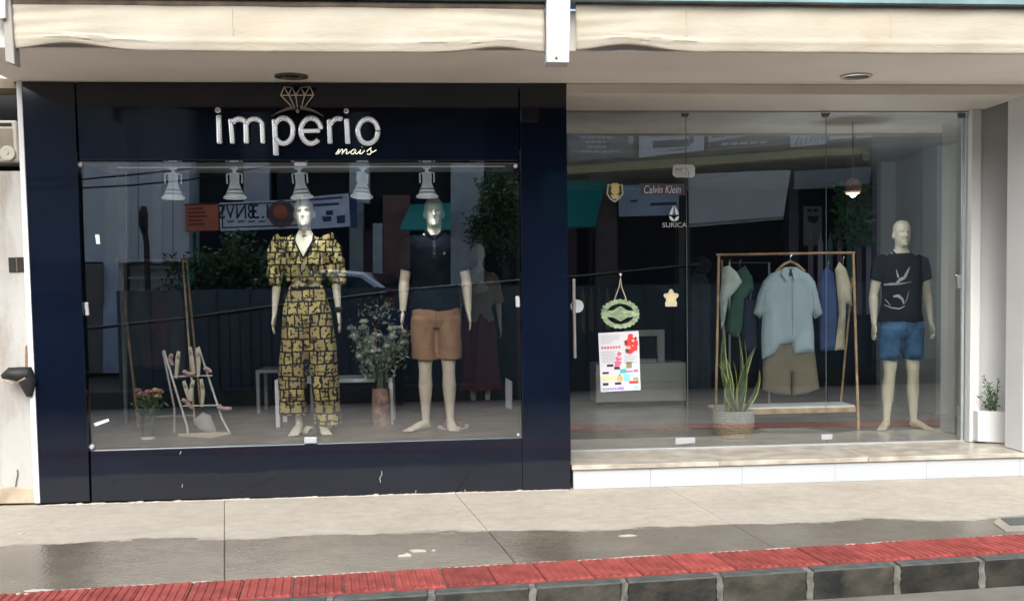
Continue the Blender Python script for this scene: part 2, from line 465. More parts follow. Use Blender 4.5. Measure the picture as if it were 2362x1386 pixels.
# kerb of dark stones with pale mortar
kerb = structure('kerb', MB().prism([(-14, kerb_out(-14) + .015, -.4), (18, kerb_out(18) + .015, -.4), (18, outer(18) - .002, -.4), (-14, outer(-14) - .002, -.4)], (0, 0, .38)), M_mortar)
joints = [G(q, yy).x for q, yy in ((995, 1366), (1228, 1354), (1440, 1343), (1660, 1330), (1870, 1318), (2068, 1304), (2262, 1291))]
dj = (joints[-1] - joints[0]) / (len(joints) - 1)
for k in range(1, 12): joints.append(joints[6] + dj * k)
for k in range(1, 16): joints.insert(0, joints[0] - dj)
for a, b in zip(joints[:-1], joints[1:]):
    jx = rng.uniform(-.004, .004, 4); g = .016
    x0, x1 = a + g, b - g
    q = [(x0, kerb_out(x0) + jx[0]), (x1, kerb_out(x1) + jx[1]), (x1, outer(x1) - .004), (x0, outer(x0) - .004)]
    ks = part('kerb_stone', MB().prism([(x, y, -.36) for x, y in q], (0, 0, .364)), [M_kerb, M_kerbtop], kerb, bevel=.007)
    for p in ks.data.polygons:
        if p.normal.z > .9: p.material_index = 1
    jn = 7; zz_ = [-.004 - .16 * q / jn for q in range(jn + 1)]
    lft = [b - g * rng.uniform(.75, 1.35) for _ in zz_]; rgt = [b + g * rng.uniform(.75, 1.35) for _ in zz_]
    yk = kerb_out(b) - .0035
    part('mortar_joint', MB().prism([(x, yk, z) for x, z in zip(lft, zz_)] + [(x, yk, z) for x, z in zip(rgt[::-1], zz_[::-1])], (0, .03, 0)).box(b - g * .95, b + g * .95, kerb_out(b) + .03, outer(b) - .004, -.16, -.002), M_mortar, kerb)
# bits of cement and paper on the pavement
M_crumb = mat('dried_cement', (.50, .46, .40), rough=.95, var=.15)
def flake(name, pxs, lab, cat, z=.001):
    mb = MB()
    for (a, b, sx_, sy_) in pxs:
        c = G(a, b); n = 9
        ring = [(c.x + sx_ * math.cos(q * 6.283 / n) * rng.uniform(.6, 1.2), c.y + sy_ * math.sin(q * 6.283 / n) * rng.uniform(.5, 1.2), z) for q in range(n)]
        mb.prism(ring, (0, 0, .004))
    return tag(part(name, mb, M_crumb), lab, cat)
flake('cement_splash', [(965, 1271, .05, .05), (935, 1282, .045, .05), (1000, 1270, .015, .02)], 'pale cement splash on the damp pavement near the red strip', 'cement splash')
flake('paper_scrap', [(1450, 1236, .055, .03)], 'thin white paper scrap on the damp pavement in front of white base', 'paper scrap')
flake('cement_crumb', [(48, 1231, .018, .03)], 'small white crumb on the dry pavement by the left neighbour wall', 'cement crumb')
flake('cement_smear', [(88, 1362, .07, .03), (50, 1370, .05, .02)], 'pale cement smear beside the left end of the red strip', 'cement smear')
# broken line of pale grout along the strip
mb = MB(); x = -2.6
while x < 4.2:
    L = rng.uniform(.05, .3); y0 = inner(x)
    if rng.random() < .62:
        wd = rng.uniform(.004, .013)
        mb.prism([(x, inner(x) - .004, -.004), (x + L, inner(x + L) - .004, -.004), (x + L * .9, inner(x + L) + wd, -.004), (x + L * .4, inner(x + L * .4) + wd * 1.5, -.004), (x, inner(x) + wd * .5, -.004)], (0, 0, .0075))
    x += L + rng.uniform(0, .12)
part('grout_line', mb, M_crumb, strip)['kind'] = 'stuff'
# drain opening at the right edge of the pavement
c0 = [G(2308, 1197), G(2440, 1190), G(2460, 1208), G(2330, 1213)]
dr = thing('drain_cover', (c0[0].x, c0[0].y, 0), 'pale concrete drain cover with dark slot at right end of pavement', 'drain cover')
part('surround', MB().prism([(p.x, p.y, .0005) for p in (G(2292, 1206), G(2304, 1192), G(2460, 1182), G(2500, 1222), G(2320, 1226))], (0, 0, .003)), mat('grate_concrete', (.29, .265, .215), rough=.9), dr)
part('slot', MB().prism([(p.x, p.y, .0045) for p in c0], (0, 0, .003)), mat('drain_dark', (.05, .055, .06), rough=.5), dr)

# ------------------------------------------------------------------ the shop building
M_white = mat('white_paint', (.70, .70, .70), rough=.6, var=.04, scale=2)
M_soff = mat('off_white_soffit_paint', (.80, .77, .72), rough=.8, var=.06, scale=1.2, bump=.1, bscale=10)
M_beige = mat('beige_painted_plaster', (.66, .625, .57), rough=.8, var=.07, scale=1.5)
M_wtile = mat('white_glazed_tile', (.46, .48, .505), rough=.35, var=.03, scale=3)
M_marble = mat('beige_marble', (.36, .315, .255), rough=.3, var=.2, scale=7, c2=(.46, .42, .36))
M_dark = mat('dark_void', (.012, .012, .013), rough=.8)
bld = thing('shop_building', (.9, .8, 0), 'shop building with white pillar, pale overhanging slab and stone step', 'building')
part('soffit_slab', MB().box(-2.96, 9, -1.1, .6, 2.986, 3.24), M_soff, bld, bevel=.006)
part('header_beam', MB().box(.93, 4.44, .002, .76, 2.908, 2.984), M_beige, bld, bevel=.004)
part('upper_wall', MB().box(-3.0, 16, -.2, 8.6, 3.242, 3.9), mat('blue_grey_upper_wall', (.20, .30, .36), rough=.8), bld)
part('pillar', MB().box(4.44, 9, 0, .30, .187, 2.984), M_white, bld, bevel=.006)
part('niche_wall', MB().box(4.36, 5.2, .765, .95, .187, 2.984), M_white, bld, bevel=.004)
part('jamb', MB().box(4.318, 4.40, .66, .764, .187, 2.906), M_white, bld, bevel=.003)
for a, b in ((.93, 2.05), (2.053, 3.2), (3.203, 4.6), (4.603, 9)):
    part('step_slab', MB().box(a, b, -.022, .80, .148, .184), M_marble, bld, bevel=.004)
xs = [.942] + [U(q, 1090, 0).x for q in (1500, 1712, 1926, 2137, 2352)] + [5.2, 5.9, 6.6, 7.3, 8, 8.7]
for a, b in zip(xs[:-1], xs[1:]):
    part('base_tile', MB().box(a + .0005, b - .0005, rng.uniform(0, .001), .1, .001, .146), M_wtile, bld, bevel=.002)
part('base_wall', MB().box(.945, 9, .012, .8, .0, .145), M_white, bld)
part('side_wall', MB().box(9.01, 16, .31, 8.6, 0, 3.24), M_white, bld)
part('rear_wall', MB().box(-3.0, 16, 8.61, 8.9, 0, 3.9), M_white, bld)
# planter in the niche
pl = thing('planter_box', (4.52, .68, .187), 'white planter box with a dark leafy plant beside right pillar', 'planter')
bx = part('box', MB().px([(2256, 948), (2330, 950), (2330, 1022), (2256, 1018)], .56, .19), M_white, pl, bevel=.004)
M_leafd = mat('dark_leaf', (.035, .075, .028), rough=.5, var=.4, scale=20, c2=(.06, .13, .04))
mb = MB(); stem = MB()
for k in range(16):
    base = U(2288 + rng.uniform(-12, 12), 948, .62); tip = U(2288 + rng.uniform(-30, 20), rng.uniform(868, 935), .6 + rng.uniform(-.05, .08))
    stem.tube([base, base.lerp(tip, .6), tip], [.003, .0025, .0015], 5)
    d_ = (tip - base).normalized()
    for q in range(5):
        c = base.lerp(tip, .4 + .15 * q); a = Vector((rng.uniform(-1, 1), rng.uniform(-1, .3), rng.uniform(-.3, .8))).normalized() * rng.uniform(.03, .055); s_ = a.cross(d_) * .35
        mb.add([c, c + a * .5 + s_, c + a, c + a * .5 - s_], [(0, 1, 2, 3)])
part('stem', stem, M_leafd, pl); part('leaf', mb, M_leafd, pl)['kind'] = 'stuff'

# round recessed lights in the soffit
for (a, b, lab) in ((672, 175, 'round recessed ceiling light with dark lens over the black sign'), (1975, 175, 'round recessed ceiling light over the clear glass front')):
    d_ = ray(a, b); p = CAM + d_ * ((2.986 - CZ) / d_.z)
    t_ = thing('recessed_light', (p.x, p.y, 2.986), lab, 'ceiling light', 'round recessed lights in the soffit')
    rr = .115 if a < 1000 else .115
    part('trim_ring', MB().lathe([(rr, -.001), (rr, -.012), (rr - .02, -.014), (rr - .025, -.002)], p, 24), mat('bronze_ring' if a < 1000 else 'white_ring', (.16, .13, .10) if a < 1000 else (.5, .48, .45), rough=.35, metal=.6 if a < 1000 else 0), t_, smooth=True)
    part('lens', MB().lathe([(0.0001, -.004), (rr - .026, -.004), (rr - .026, -.001)], p, 24), mat('dark_lens', (.035, .03, .025), rough=.1), t_)

# awnings: hanging cream cloth with sags, one on each side of the white bracket
def awning_cloth():
    m = mat('cream_awning_cloth', (.41, .375, .305), rough=.8, var=.10, scale=1.5, bump=.0, detail=6)
    t, b = nodes_of(m); base = b.inputs['Base Color'].links[0].from_socket
    tc = t.nodes.new('ShaderNodeTexCoord'); n = t.nodes.new('ShaderNodeTexNoise'); n.inputs['Scale'].default_value = 2.0; n.inputs['Detail'].default_value = 7
    mp = t.nodes.new('ShaderNodeMapping'); mp.inputs['Scale'].default_value = (.9, 1, 2.2); t.links.new(tc.outputs['Object'], mp.inputs[0]); t.links.new(mp.outputs[0], n.inputs['Vector'])
    r = t.nodes.new('ShaderNodeMapRange'); r.inputs[1].default_value = .45; r.inputs[2].default_value = .75; r.inputs[4].default_value = .42
    t.links.new(n.outputs['Fac'], r.inputs[0])
    mp2 = t.nodes.new('ShaderNodeMapping'); mp2.inputs['Scale'].default_value = (1.2, 1, 4); mp2.inputs['Rotation'].default_value = (0, .25, 0); t.links.new(tc.outputs['Object'], mp2.inputs[0])
    n2 = t.nodes.new('ShaderNodeTexNoise'); n2.inputs['Scale'].default_value = 4.5; n2.inputs['Detail'].default_value = 5; n2.inputs['Distortion'].default_value = 1.2; t.links.new(mp2.outputs[0], n2.inputs['Vector'])
    bp = t.nodes.new('ShaderNodeBump'); bp.inputs['Strength'].default_value = .16; bp.inputs['Distance'].default_value = .03; t.links.new(n2.outputs['Fac'], bp.inputs['Height']); t.links.new(bp.outputs['Normal'], b.inputs['Normal'])
    mx = t.nodes.new('ShaderNodeMix'); mx.data_type = 'RGBA'; mx.inputs[7].default_value = (.36, .27, .18, 1)
    t.links.new(r.outputs[0], mx.inputs[0]); t.links.new(base, mx.inputs[6]); t.links.new(mx.outputs[2], b.inputs['Base Color'])
    return m
M_awn = awning_cloth()
def awning(x0, x1, seams, lab, slack_l, slack_r, zt, zb):
    Y = -1.17
    root = thing('awning', ((x0 + x1) / 2, Y, zt), lab, 'awning', 'cream awnings along the soffit edge')
    nx, nz = int((x1 - x0) / .025), 22; mb = MB(); L = x1 - x0
    for j in range(nz + 1):
        v = j / nz
        for i in range(nx + 1):
            x = x0 + L * i / nx; dl, dr_ = i / nx * L, L - i / nx * L
            z = zt + (zb - zt) * v
            lift = slack_l * math.exp(-((dl - .32) / .25) ** 2) + slack_r * math.exp(-((dr_ - .28) / .22) ** 2)
            z += lift * max(0, v - .55) / .45
            y = Y - .012 * math.sin(v * 3.0) - .006 * math.sin(x * 3.1 + 1) * v - .003 * math.sin(x * 9 + 4 * v)
            for d_, s_ in ((dl, slack_l), (dr_, slack_r)):                 # diagonal pulls near the corners
                if s_ > 0 and d_ < 1.3:
                    for q in range(3):
                        c = .62 + .1 * q + .22 * min(1, d_ / 1.0)
                        y -= .009 * math.exp(-((v - c) / .035) ** 2) * math.exp(-((d_ - .55) / .35) ** 2) * (1 - .2 * q)
                    y -= .006 * math.sin(22 * v + 5 * d_) * math.exp(-(d_ / .5) ** 2) * (1 - v)
            y -= .006 * math.exp(-((v - .78) / .05) ** 2)
            if v > .93: y += .005 * (v - .93) / .07
            mb.v.append((x, y, z))
    for j in range(nz):
        for i in range(nx):
            a = j * (nx + 1) + i; mb.f.append((a, a + nx + 1, a + nx + 2, a + 1)); mb.mi.append(0)
    o = part('valance', mb, M_awn, root, smooth=True)
    s_ = o.modifiers.new('thick', 'SOLIDIFY'); s_.thickness = .003; s_.offset = 0
    for sx_ in seams:
        part('seam', MB().box(sx_ - .0012, sx_ + .0012, Y - .0165, Y - .012, zb + .1, zt - .02), mat('seam_thread', (.45, .39, .30)), root)
    part('roller', MB().tube([(x0, Y + .015, zt + .02), (x1, Y + .015, zt + .02)], .026, 14, ref=(0, 1, 0)), mat('aged_bronze_bar', (.20, .15, .11), rough=.5, var=.4, scale=6), root, smooth=True)
    return root
awning(U(25, 60, -1.17).x, U(1256, 60, -1.17).x, [U(537, 50, -1.17).x, U(1045, 50, -1.17).x], 'stained cream cloth awning over the black shopfront', .045, .035, U(700, 17, -1.17).z, U(700, 121, -1.17).z)
awning(U(1328, 60, -1.17).x, U(2800, 60, -1.17).x, [U(1582, 60, -1.17).x, U(2052, 60, -1.17).x], 'stained cream cloth awning over the clear glass front', .045, 0, U(1700, 14, -1.17).z, U(1700, 122, -1.17).z)
M_brk = mat('white_painted_steel', (.58, .585, .61), rough=.4, var=.04)
br = thing('awning_bracket', (.76, -1.2, 2.9), 'white box bracket with one bolt between the two awnings', 'bracket', 'awning brackets')
part('box_arm', MB().px([(1261, -60), (1317, -60), (1313, 145), (1261, 144)], -1.26, .16), M_brk, br, bevel=.004)
p = U(1283, 134, -1.26); part('bolt', MB().lathe([(.0001, .012), (.006, .011), (.009, .006), (.009, 0)], (p.x, p.y, p.z), 10, 'y'), mat('dark_bolt', (.1, .1, .1), rough=.4, metal=.8), br, smooth=True)
br = thing('awning_bracket', U(22, 140, -1.2), 'awning bracket with shade painted grey, left of the awning over black shopfront', 'bracket', 'awning brackets')
part('box_arm', MB().px([(2, -40), (22, -40), (34, 150), (12, 142)], -1.2, .1), mat('steel_in_painted_shade', (.30, .28, .25), rough=.6), br, bevel=.004)  # shade on a white bracket put into a grey colour
part('end_cap', MB().px([(-30, 0), (12, -2), (12, 42), (-30, 48)], -1.23, .04), M_brk, br, bevel=.003)
gut = part('gutter', MB().box(-6, 9, -1.24, -1.0, U(1700, 4, -1.24).z, U(1700, -60, -1.24).z), mat('blue_green_gutter', (.16, .24, .27), rough=.5, var=.3, scale=3), None)
tag(gut, 'weathered blue green gutter running above both awnings', 'gutter')

# ------------------------------------------------------------------ black shopfront
def black_panel():
    m = mat('gloss_black_panel', (.0032, .0056, .0145), rough=.07, var=.2, scale=2, spec=.5)
    t, b = nodes_of(m); base = b.inputs['Base Color'].links[0].from_socket
    tc = t.nodes.new('ShaderNodeTexCoord')
    n = t.nodes.new('ShaderNodeTexNoise'); n.inputs['Scale'].default_value = 1.3; n.inputs['Detail'].default_value = 6
    t.links.new(tc.outputs['Object'], n.inputs['Vector'])
    r = t.nodes.new('ShaderNodeMapRange'); r.inputs[1].default_value = .35; r.inputs[2].default_value = .75; r.inputs[3].default_value = .03; r.inputs[4].default_value = .09
    t.links.new(n.outputs['Fac'], r.inputs[0]); t.links.new(r.outputs[0], b.inputs['Roughness'])
    # chips and scuffs low down
    n2 = t.nodes.new('ShaderNodeTexNoise'); n2.inputs['Scale'].default_value = 15; n2.inputs['Detail'].default_value = 5; n2.inputs['Roughness'].default_value = .7
    mp = t.nodes.new('ShaderNodeMapping'); mp.inputs['Scale'].default_value = (1, 1, .55); t.links.new(tc.outputs['Object'], mp.inputs[0]); t.links.new(mp.outputs[0], n2.inputs['Vector'])
    sx = t.nodes.new('ShaderNodeSeparateXYZ'); t.links.new(tc.outputs['Object'], sx.inputs[0])
    low = t.nodes.new('ShaderNodeMapRange'); low.inputs[1].default_value = .30; low.inputs[2].default_value = 0.0; low.inputs[3].default_value = 0; low.inputs[4].default_value = .06
    t.links.new(sx.outputs[2], low.inputs[0])
    ad = t.nodes.new('ShaderNodeMath'); ad.operation = 'ADD'; t.links.new(n2.outputs['Fac'], ad.inputs[0]); t.links.new(low.outputs[0], ad.inputs[1])
    dn = t.nodes.new('ShaderNodeTexNoise'); dn.inputs['Scale'].default_value = 2.2; dn.inputs['Detail'].default_value = 9; dn.inputs['Roughness'].default_value = .7; t.links.new(mp.outputs[0], dn.inputs['Vector'])
    dl = t.nodes.new('ShaderNodeMapRange'); dl.inputs[1].default_value = .55; dl.inputs[2].default_value = 0.0; dl.inputs[3].default_value = .02; dl.inputs[4].default_value = .28; t.links.new(sx.outputs[2], dl.inputs[0])
    df = t.nodes.new('ShaderNodeMath'); df.operation = 'MULTIPLY'; t.links.new(dn.outputs['Fac'], df.inputs[0]); t.links.new(dl.outputs[0], df.inputs[1])
    dm = t.nodes.new('ShaderNodeMix'); dm.data_type = 'RGBA'; dm.inputs[7].default_value = (.032, .031, .030, 1); t.links.new(df.outputs[0], dm.inputs[0]); t.links.new(base, dm.inputs[6]); base = dm.outputs[2]
    th = t.nodes.new('ShaderNodeMapRange'); th.inputs[1].default_value = .80; th.inputs[2].default_value = .83
    t.links.new(ad.outputs[0], th.inputs[0])
    mx = t.nodes.new('ShaderNodeMix'); mx.data_type = 'RGBA'; mx.inputs[7].default_value = (.42, .42, .44, 1)
    t.links.new(th.outputs[0], mx.inputs[0]); t.links.new(base, mx.inputs[6]); t.links.new(mx.outputs[2], b.inputs['Base Color'])
    return m
M_blk = black_panel()
M_steel = mat('brushed_steel', (.75, .75, .76), rough=.25, metal=1.0, var=.05)
M_clamp = mat('white_metal_clamp', (.38, .39, .41), rough=.35, var=.04)
sf = thing('black_shopfront', (-1, .06, 0), 'glossy black panelled shopfront framing the left display window', 'shopfront')
for poly, Y in (([(50, 189), (171, 190), (207, 1156), (93, 1160)], 0.0), ([(173.5, 190), (1197, 193), (1197, 371), (183, 370)], .002),
                ([(1199, 193), (1306, 193), (1316, 1127), (1206, 1130)], -.001), ([(209, 1041), (1204, 1011), (1206, 1131), (211, 1156)], .003)):
    part('panel', MB().px(poly, Y, .11), M_blk, sf, bevel=.003)
part('backing_frame', MB().box(-2.90, -2.58, .14, .30, .0, 2.98).box(.60, .92, .14, .95, 0, 2.98).box(-2.56, .58, .14, .30, 2.47, 2.98).box(-2.56, .58, .14, .30, 0, .36), M_dark, sf)
part('white_edge_trim', MB().px([(37, 188), (49, 188), (92, 1160), (79, 1160)], -.012, .12), M_white, sf, bevel=.002)
part('return_side', MB().box(.928, .94, .13, .78, .19, 2.90), M_blk, sf)
mb = MB()
for pts in (((878, 1112), (876, 1102), (881, 1094), (880, 1086)), ((415, 1047), (418, 1040)), ((420, 1124), (421, 1116)), ((1072, 1140), (1073, 1128)), ((958, 1135), (960, 1130))):
    mb.stroke([U(a, b, -.0005) for a, b in pts], .005, (0, -.002, 0))
part('scratch', mb, mat('chipped_paint', (.30, .30, .31), rough=.8), sf)['kind'] = 'stuff'
mb = MB()                                                            # ragged cement line where the front meets the pavement
for k in range(70):
    a = U(95 + k * 17.5, 1158 - k * .47, 0); r_ = rng.uniform(.004, .012)
    mb.prism([(a.x - .03, -.006, .0005), (a.x + .032, -.006, .0005), (a.x + .028, -.006, r_), (a.x + .005, -.006, r_ * rng.uniform(.6, 1.5)), (a.x - .026, -.006, r_ * rng.uniform(.4, 1))], (0, -.012, 0))
part('cement_fillet', mb, M_crumb, sf)['kind'] = 'stuff'

# display window glass with its clamps
M_glassL = glassmat('display_glass', .30, (.97, .98, .98))
M_glassR = glassmat('front_glass', .20, (.96, .98, .97))
YG, YR = .05, .76
gw = thing('display_window', U(700, 1030, YG), 'large frameless display window pane held by small white clamps in the black shopfront', 'window')
gp = [U(183, 373, YG), U(1197, 376.5, YG), U(1203, 1009, YG), U(209, 1038, YG)]
M_edge = mat('glass_edge_green', (.13, .16, .155), rough=.4)
me = bpy.data.meshes.new('glass'); me.from_pydata([p - off_of(gw) for p in gp], [], [(0, 3, 2, 1)]); me.materials.append(M_glassL); link('glass', me, gw)
part('bottom_edge', MB().stroke([gp[3], gp[2]], .012, (0, .012, 0)), mat('pale_silicone', (.5, .55, .57), rough=.4), gw)
part('top_edge', MB().stroke([gp[0] + Vector((0, 0, -.004)), gp[1] + Vector((0, 0, -.004))], .008, (0, .012, 0)), mat('pale_silicone', (.5, .55, .57), rough=.4), gw)
def knob(px_, py_, r_, Y, parent, name='stud'):
    p = U(px_, py_, Y); part(name, MB().lathe([(.0001, .022), (r_ * .8, .021), (r_, .015), (r_, 0)], p, 14, 'y'), M_clamp, parent, smooth=True)
for a, b, r_ in ((186, 381, .017), (1189, 384, .017), (213, 1030, .019), (1195, 1002, .012)): knob(a, b, r_, YG - .002, gw)
def clamp(poly, Y, parent, name='clamp', dep=.03): return part(name, MB().px(poly, Y - dep / 2, dep), M_clamp, parent, bevel=.006)
clamp([(193, 697), (202, 697), (205, 728), (196, 728)], YG, gw)
clamp([(701, 1008), (731, 1008), (731, 1023), (701, 1024)], YG, gw)
clamp([(1189, 683), (1199, 683), (1200, 709), (1190, 709)], YG, gw)
clamp([(1182, 880), (1166, 871), (1166, 940), (1182, 945)][::-1], YG + .35, gw, 'upright_box')  # pale upright box standing behind the pane at lower right
clamp([(678, 372), (708, 372), (708, 384), (678, 384)], YG, gw)

# ------------------------------------------------------------------ sign lettering on the lintel
M_chr = mat('polished_chrome', (.93, .93, .95), rough=.15, metal=1.0, var=.02)
sg = thing('shop_sign', U(690, 300, 0), 'chrome lettering reading imperio under a diamond ring emblem on black lintel', 'sign')
SY = -.006
def W(a, b): return U(a, b, SY)
def arc(cx_, cy_, rx, ry, a0, a1, n=18): return [W(cx_ + rx * math.cos(R(a0 + (a1 - a0) * k / n)), cy_ - ry * math.sin(R(a0 + (a1 - a0) * k / n))) for k in range(n + 1)]
LW = 12.5 / 314
def letter(strokes, dots=()):
    mb = MB()
    for k, (s_, wd) in enumerate(strokes): mb.stroke(s_, wd * LW, (0, -.034 - .002 * k, 0))
    for (a, b, r_) in dots:
        c = W(a, b); n = 14
        mb.prism([(c.x + r_ * math.cos(6.283 * q / n), SY, c.z + r_ * math.sin(6.283 * q / n)) for q in range(n)], (0, -.034, 0))
    o = part('letter', mb, M_chr, sg, bevel=.009); o.modifiers['bevel'].segments = 3; return o
letter([([W(506, 267), W(508, 333)], 1)], [(504, 256, .021)])
letter([([W(533, 275), W(538, 333)], .9), (arc(553, 291, 16, 15, 165, 0, 12) + [W(570, 333)], 1), (arc(588, 291, 18, 15, 175, 0, 12) + [W(608, 333)], .9)])
letter([([W(634, 276), W(638, 360)], 1.05), (arc(655, 303, 22, 29, 150, -150, 26), .95)])
letter([(arc(718, 303, 23, 29, 5, 318, 30), .95), ([W(697, 304), W(740, 303)], .8)])
letter([([W(760, 276), W(762, 333)], .95), (arc(781, 297, 19, 22, 165, 60, 10), .9)])
letter([([W(800, 275), W(803, 334)], 1)], [(799, 258, .019)])
letter([(arc(849, 304, 23, 28, 0, 360, 34), .95)])
# diamond and ring
mb = MB(); tk = .0075
A_, B_, C_, D_, E_ = (648, 221), (683, 221), (724, 221), (656, 202), (716, 202)
net = [(A_, C_), (A_, D_), (D_, (674, 203)), ((674, 203), B_), (B_, (694, 203)), ((694, 203), E_), (E_, C_), (A_, (676, 250)), (C_, (702, 250)), ((667, 221), (681, 250)), (B_, (687, 250)), ((704, 221), (696, 250)), (D_, (667, 221)), ((667, 221), (674, 203)), ((694, 203), (704, 221)), ((704, 221), E_)]
for k, (a, b) in enumerate(net): mb.stroke([W(*a), W(*b)], tk, (0, -.010 - .0012 * k, 0))
part('diamond_emblem', mb, mat('pale_gold_metal', (.86, .80, .66), rough=.2, metal=1), sg)
mb = MB()
for sgn in (-1, 1):
    up = []; dn = []
    for k in range(13):
        t_ = k / 12; xx = 687 + sgn * (6 + 55 * t_); yy = 250 + 20 * t_ ** 1.7; wd = 7.5 * (1 - t_) ** .7 + .6
        up.append(W(xx, yy - wd * .5)); dn.append(W(xx, yy + wd * .5))
    mb.prism(up + dn[::-1], (0, -.02, 0))
c = W(687, 257); mb.ball((c.x, SY - .012, c.z), (.014, .008, .016), 10, 8)
part('ring_emblem', mb, mat('satin_bronze_metal', (.42, .38, .32), rough=.3, metal=1), sg)
# handwritten word below
mb = MB()
def smooth(P, k=6):
    Q = [P[0]] + list(P) + [P[-1]]; out = []
    for i in range(1, len(Q) - 2):
        for j in range(k):
            t = j / k; o = []
            for d in (0, 1):
                p0, p1, p2, p3 = Q[i - 1][d], Q[i][d], Q[i + 1][d], Q[i + 2][d]
                o.append(.5 * (2 * p1 + (p2 - p0) * t + (2 * p0 - 5 * p1 + 4 * p2 - p3) * t * t + (3 * p1 - p0 - 3 * p2 + p3) * t ** 3))
            out.append(tuple(o))
    return out + [P[-1]]
sc_ = [[(775, 357), (779, 350), (782, 345), (781, 351), (780, 356), (785, 349), (790, 345), (790, 351), (789, 356), (794, 349), (799, 345), (800, 350), (799, 355), (804, 354), (808, 350)],
       [(821, 346), (815, 346), (810, 351), (812, 356), (817, 354), (821, 347), (820, 353), (823, 356), (828, 351)],
       [(832, 346), (830, 352), (832, 356), (837, 353), (841, 348)],
       [(846, 351), (852, 345), (856, 342), (855, 347), (857, 352), (853, 357), (847, 356)], [(857, 352), (862, 351), (868, 347)]]
for k, s_ in enumerate(sc_): mb.stroke([W(a, b) for a, b in smooth(s_)], .0075, (0, -.008 - .002 * k, 0))
mb.ball((W(835, 340).x, SY - .004, W(835, 340).z), (.006, .004, .006), 8, 6)
part('script_word', mb, mat('bright_pale_gold_letter', (.95, .90, .72), rough=.25, metal=1), sg, label='small handwritten style word mais in pale gold metal')

# ------------------------------------------------------------------ shop interior
FZ, SZ = .388, .182                          # display platform and shop floor heights
M_navy = mat('dark_navy_wall', (.022, .028, .040), rough=.8, var=.15)
M_grey = mat('pale_grey_wall', (.78, .82, .81), rough=.7, var=.05, scale=1.0)
M_wood_floor = mat('dark_wood_floor', (.125, .085, .06), rough=.4, var=.4, scale=6)
M_gtile = mat('grey_floor_tile', (.48, .47, .44), rough=.16, var=.2, scale=2)
structure('interior_floor', MB().box(.95, 9, .80, 8.5, SZ - .08, SZ - .004), mat('floor_joint', (.12, .12, .115), rough=.6))
fl = bpy.data.objects['interior_floor']
for i in range(9):
    for j in range(8):
        if i > 6 and j > 5: continue
        part('floor_tile', MB().box(.955 + i * .6, .955 + i * .6 + .597, .802 + j * .6, .802 + j * .6 + .597, SZ - .004, SZ), M_gtile, fl)
plat = structure('display_platform', MB().box(-2.75, .93, .085, 3.4, SZ - .05, FZ - .012), M_dark)
for k in range(20):
    y0 = .086 + k * .165
    part('floor_board', MB().box(-2.75, .925, y0, y0 + .162, FZ - .012, FZ), M_wood_floor, plat)
structure('interior_left_wall', MB().box(-2.95, -2.80, .3, 8.5, 0, 3.0), M_navy)
structure('interior_back_wall', MB().box(-2.95, 9, 7.6, 7.8, 0, 3.4), M_navy)
structure('interior_right_wall', MB().box(5.12, 5.3, .95, 4.3, SZ, 3.0).box(5.0, 5.12, 2.9, 3.5, SZ, 3.0).box(4.95, 5.3, 4.3, 4.42, SZ, 3.0), M_grey)
structure('interior_ceiling', MB().box(.96, 9, .78, 8.5, 2.9, 3.0), mat('interior_ceiling_paint', (.72, .72, .69), rough=.8))
structure('display_ceiling', MB().box(-2.58, .58, .13, .92, 2.444, 2.52), mat('display_ceiling_paint', (.78, .77, .72), rough=.7))
structure('inner_ceiling', MB().box(-2.95, .94, .93, 8.5, 2.62, 2.75), mat('dark_ceiling', (.03, .03, .035), rough=.8))
cl = structure('interior_column', MB().px([(256, 385), (289, 385), (291, 990), (262, 990)], 1.95, .05), mat('grey_column_paint', (.52, .56, .56), rough=.7))
structure('glass_track', MB().box(.945, 4.318, .742, .778, .1845, .196), M_clamp)

# clear glass front: three panes, pull handle, fittings
gf = thing('glazed_partition', U(1760, 1020, YR), 'three pane clear glass front with pull handle set back above the marble step', 'glass front')
def pane(poly, lab):
    me = bpy.data.meshes.new('glass_pane'); me.from_pydata([U(a, b, YR) - off_of(gf) for a, b in poly], [], [(0, 3, 2, 1)]); me.materials.append(M_glassR)
    o = link('glass_pane', me, gf); o['label'] = lab
pane([(1300, 262), (1580.5, 261.5), (1578.5, 1036), (1300, 1043)], 'glass door leaf with sign, poster and handle')
pane([(1582.5, 261.5), (1904.5, 261), (1907, 1025), (1580.5, 1036)], 'middle fixed glass pane')
pane([(1906.5, 261), (2228, 260), (2222, 1017), (1909, 1025)], 'right fixed glass pane')
for x0, x1 in ((1580.5, 1582.5), (1904.5, 1906.5)):
    a, b = U(x0 + 1, 263, YR), U(x0 + 1 + (-2 if x0 < 1700 else 2.5), 1030, YR)
    part('pane_edge', MB().box(a.x - .0012, a.x + .0012, YR - .004, YR + .006, b.z, a.z), M_edge, gf)
a, b = U(2226, 262, YR), U(2220, 1016, YR)
part('pane_edge', MB().box(a.x - .02, a.x + .003, YR - .006, YR + .008, b.z, a.z), mat('aluminium_profile', (.50, .56, .56), rough=.35, metal=.6), gf)
for poly in ([(1558, 1010), (1604, 1009), (1604, 1022), (1558, 1026)], [(1895, 1002), (1921, 1001), (1921, 1014), (1895, 1015)]): clamp(poly, YR, gf, 'patch_fitting', .034)
for poly in ([(1896, 261), (1916, 261), (1912, 270), (1900, 270)], [(1572, 262), (1590, 262), (1588, 269), (1574, 269)], [(2212, 261), (2228, 261), (2228, 272), (2214, 272)]):
    part('top_fitting', MB().px(poly, YR - .02, .04), mat('dark_grey_fitting', (.12, .12, .12), rough=.4), gf, bevel=.003)
part('lock', MB().px([(2208, 634), (2219, 634), (2219, 664), (2210, 664)], YR - .02, .04), M_steel, gf, bevel=.004)
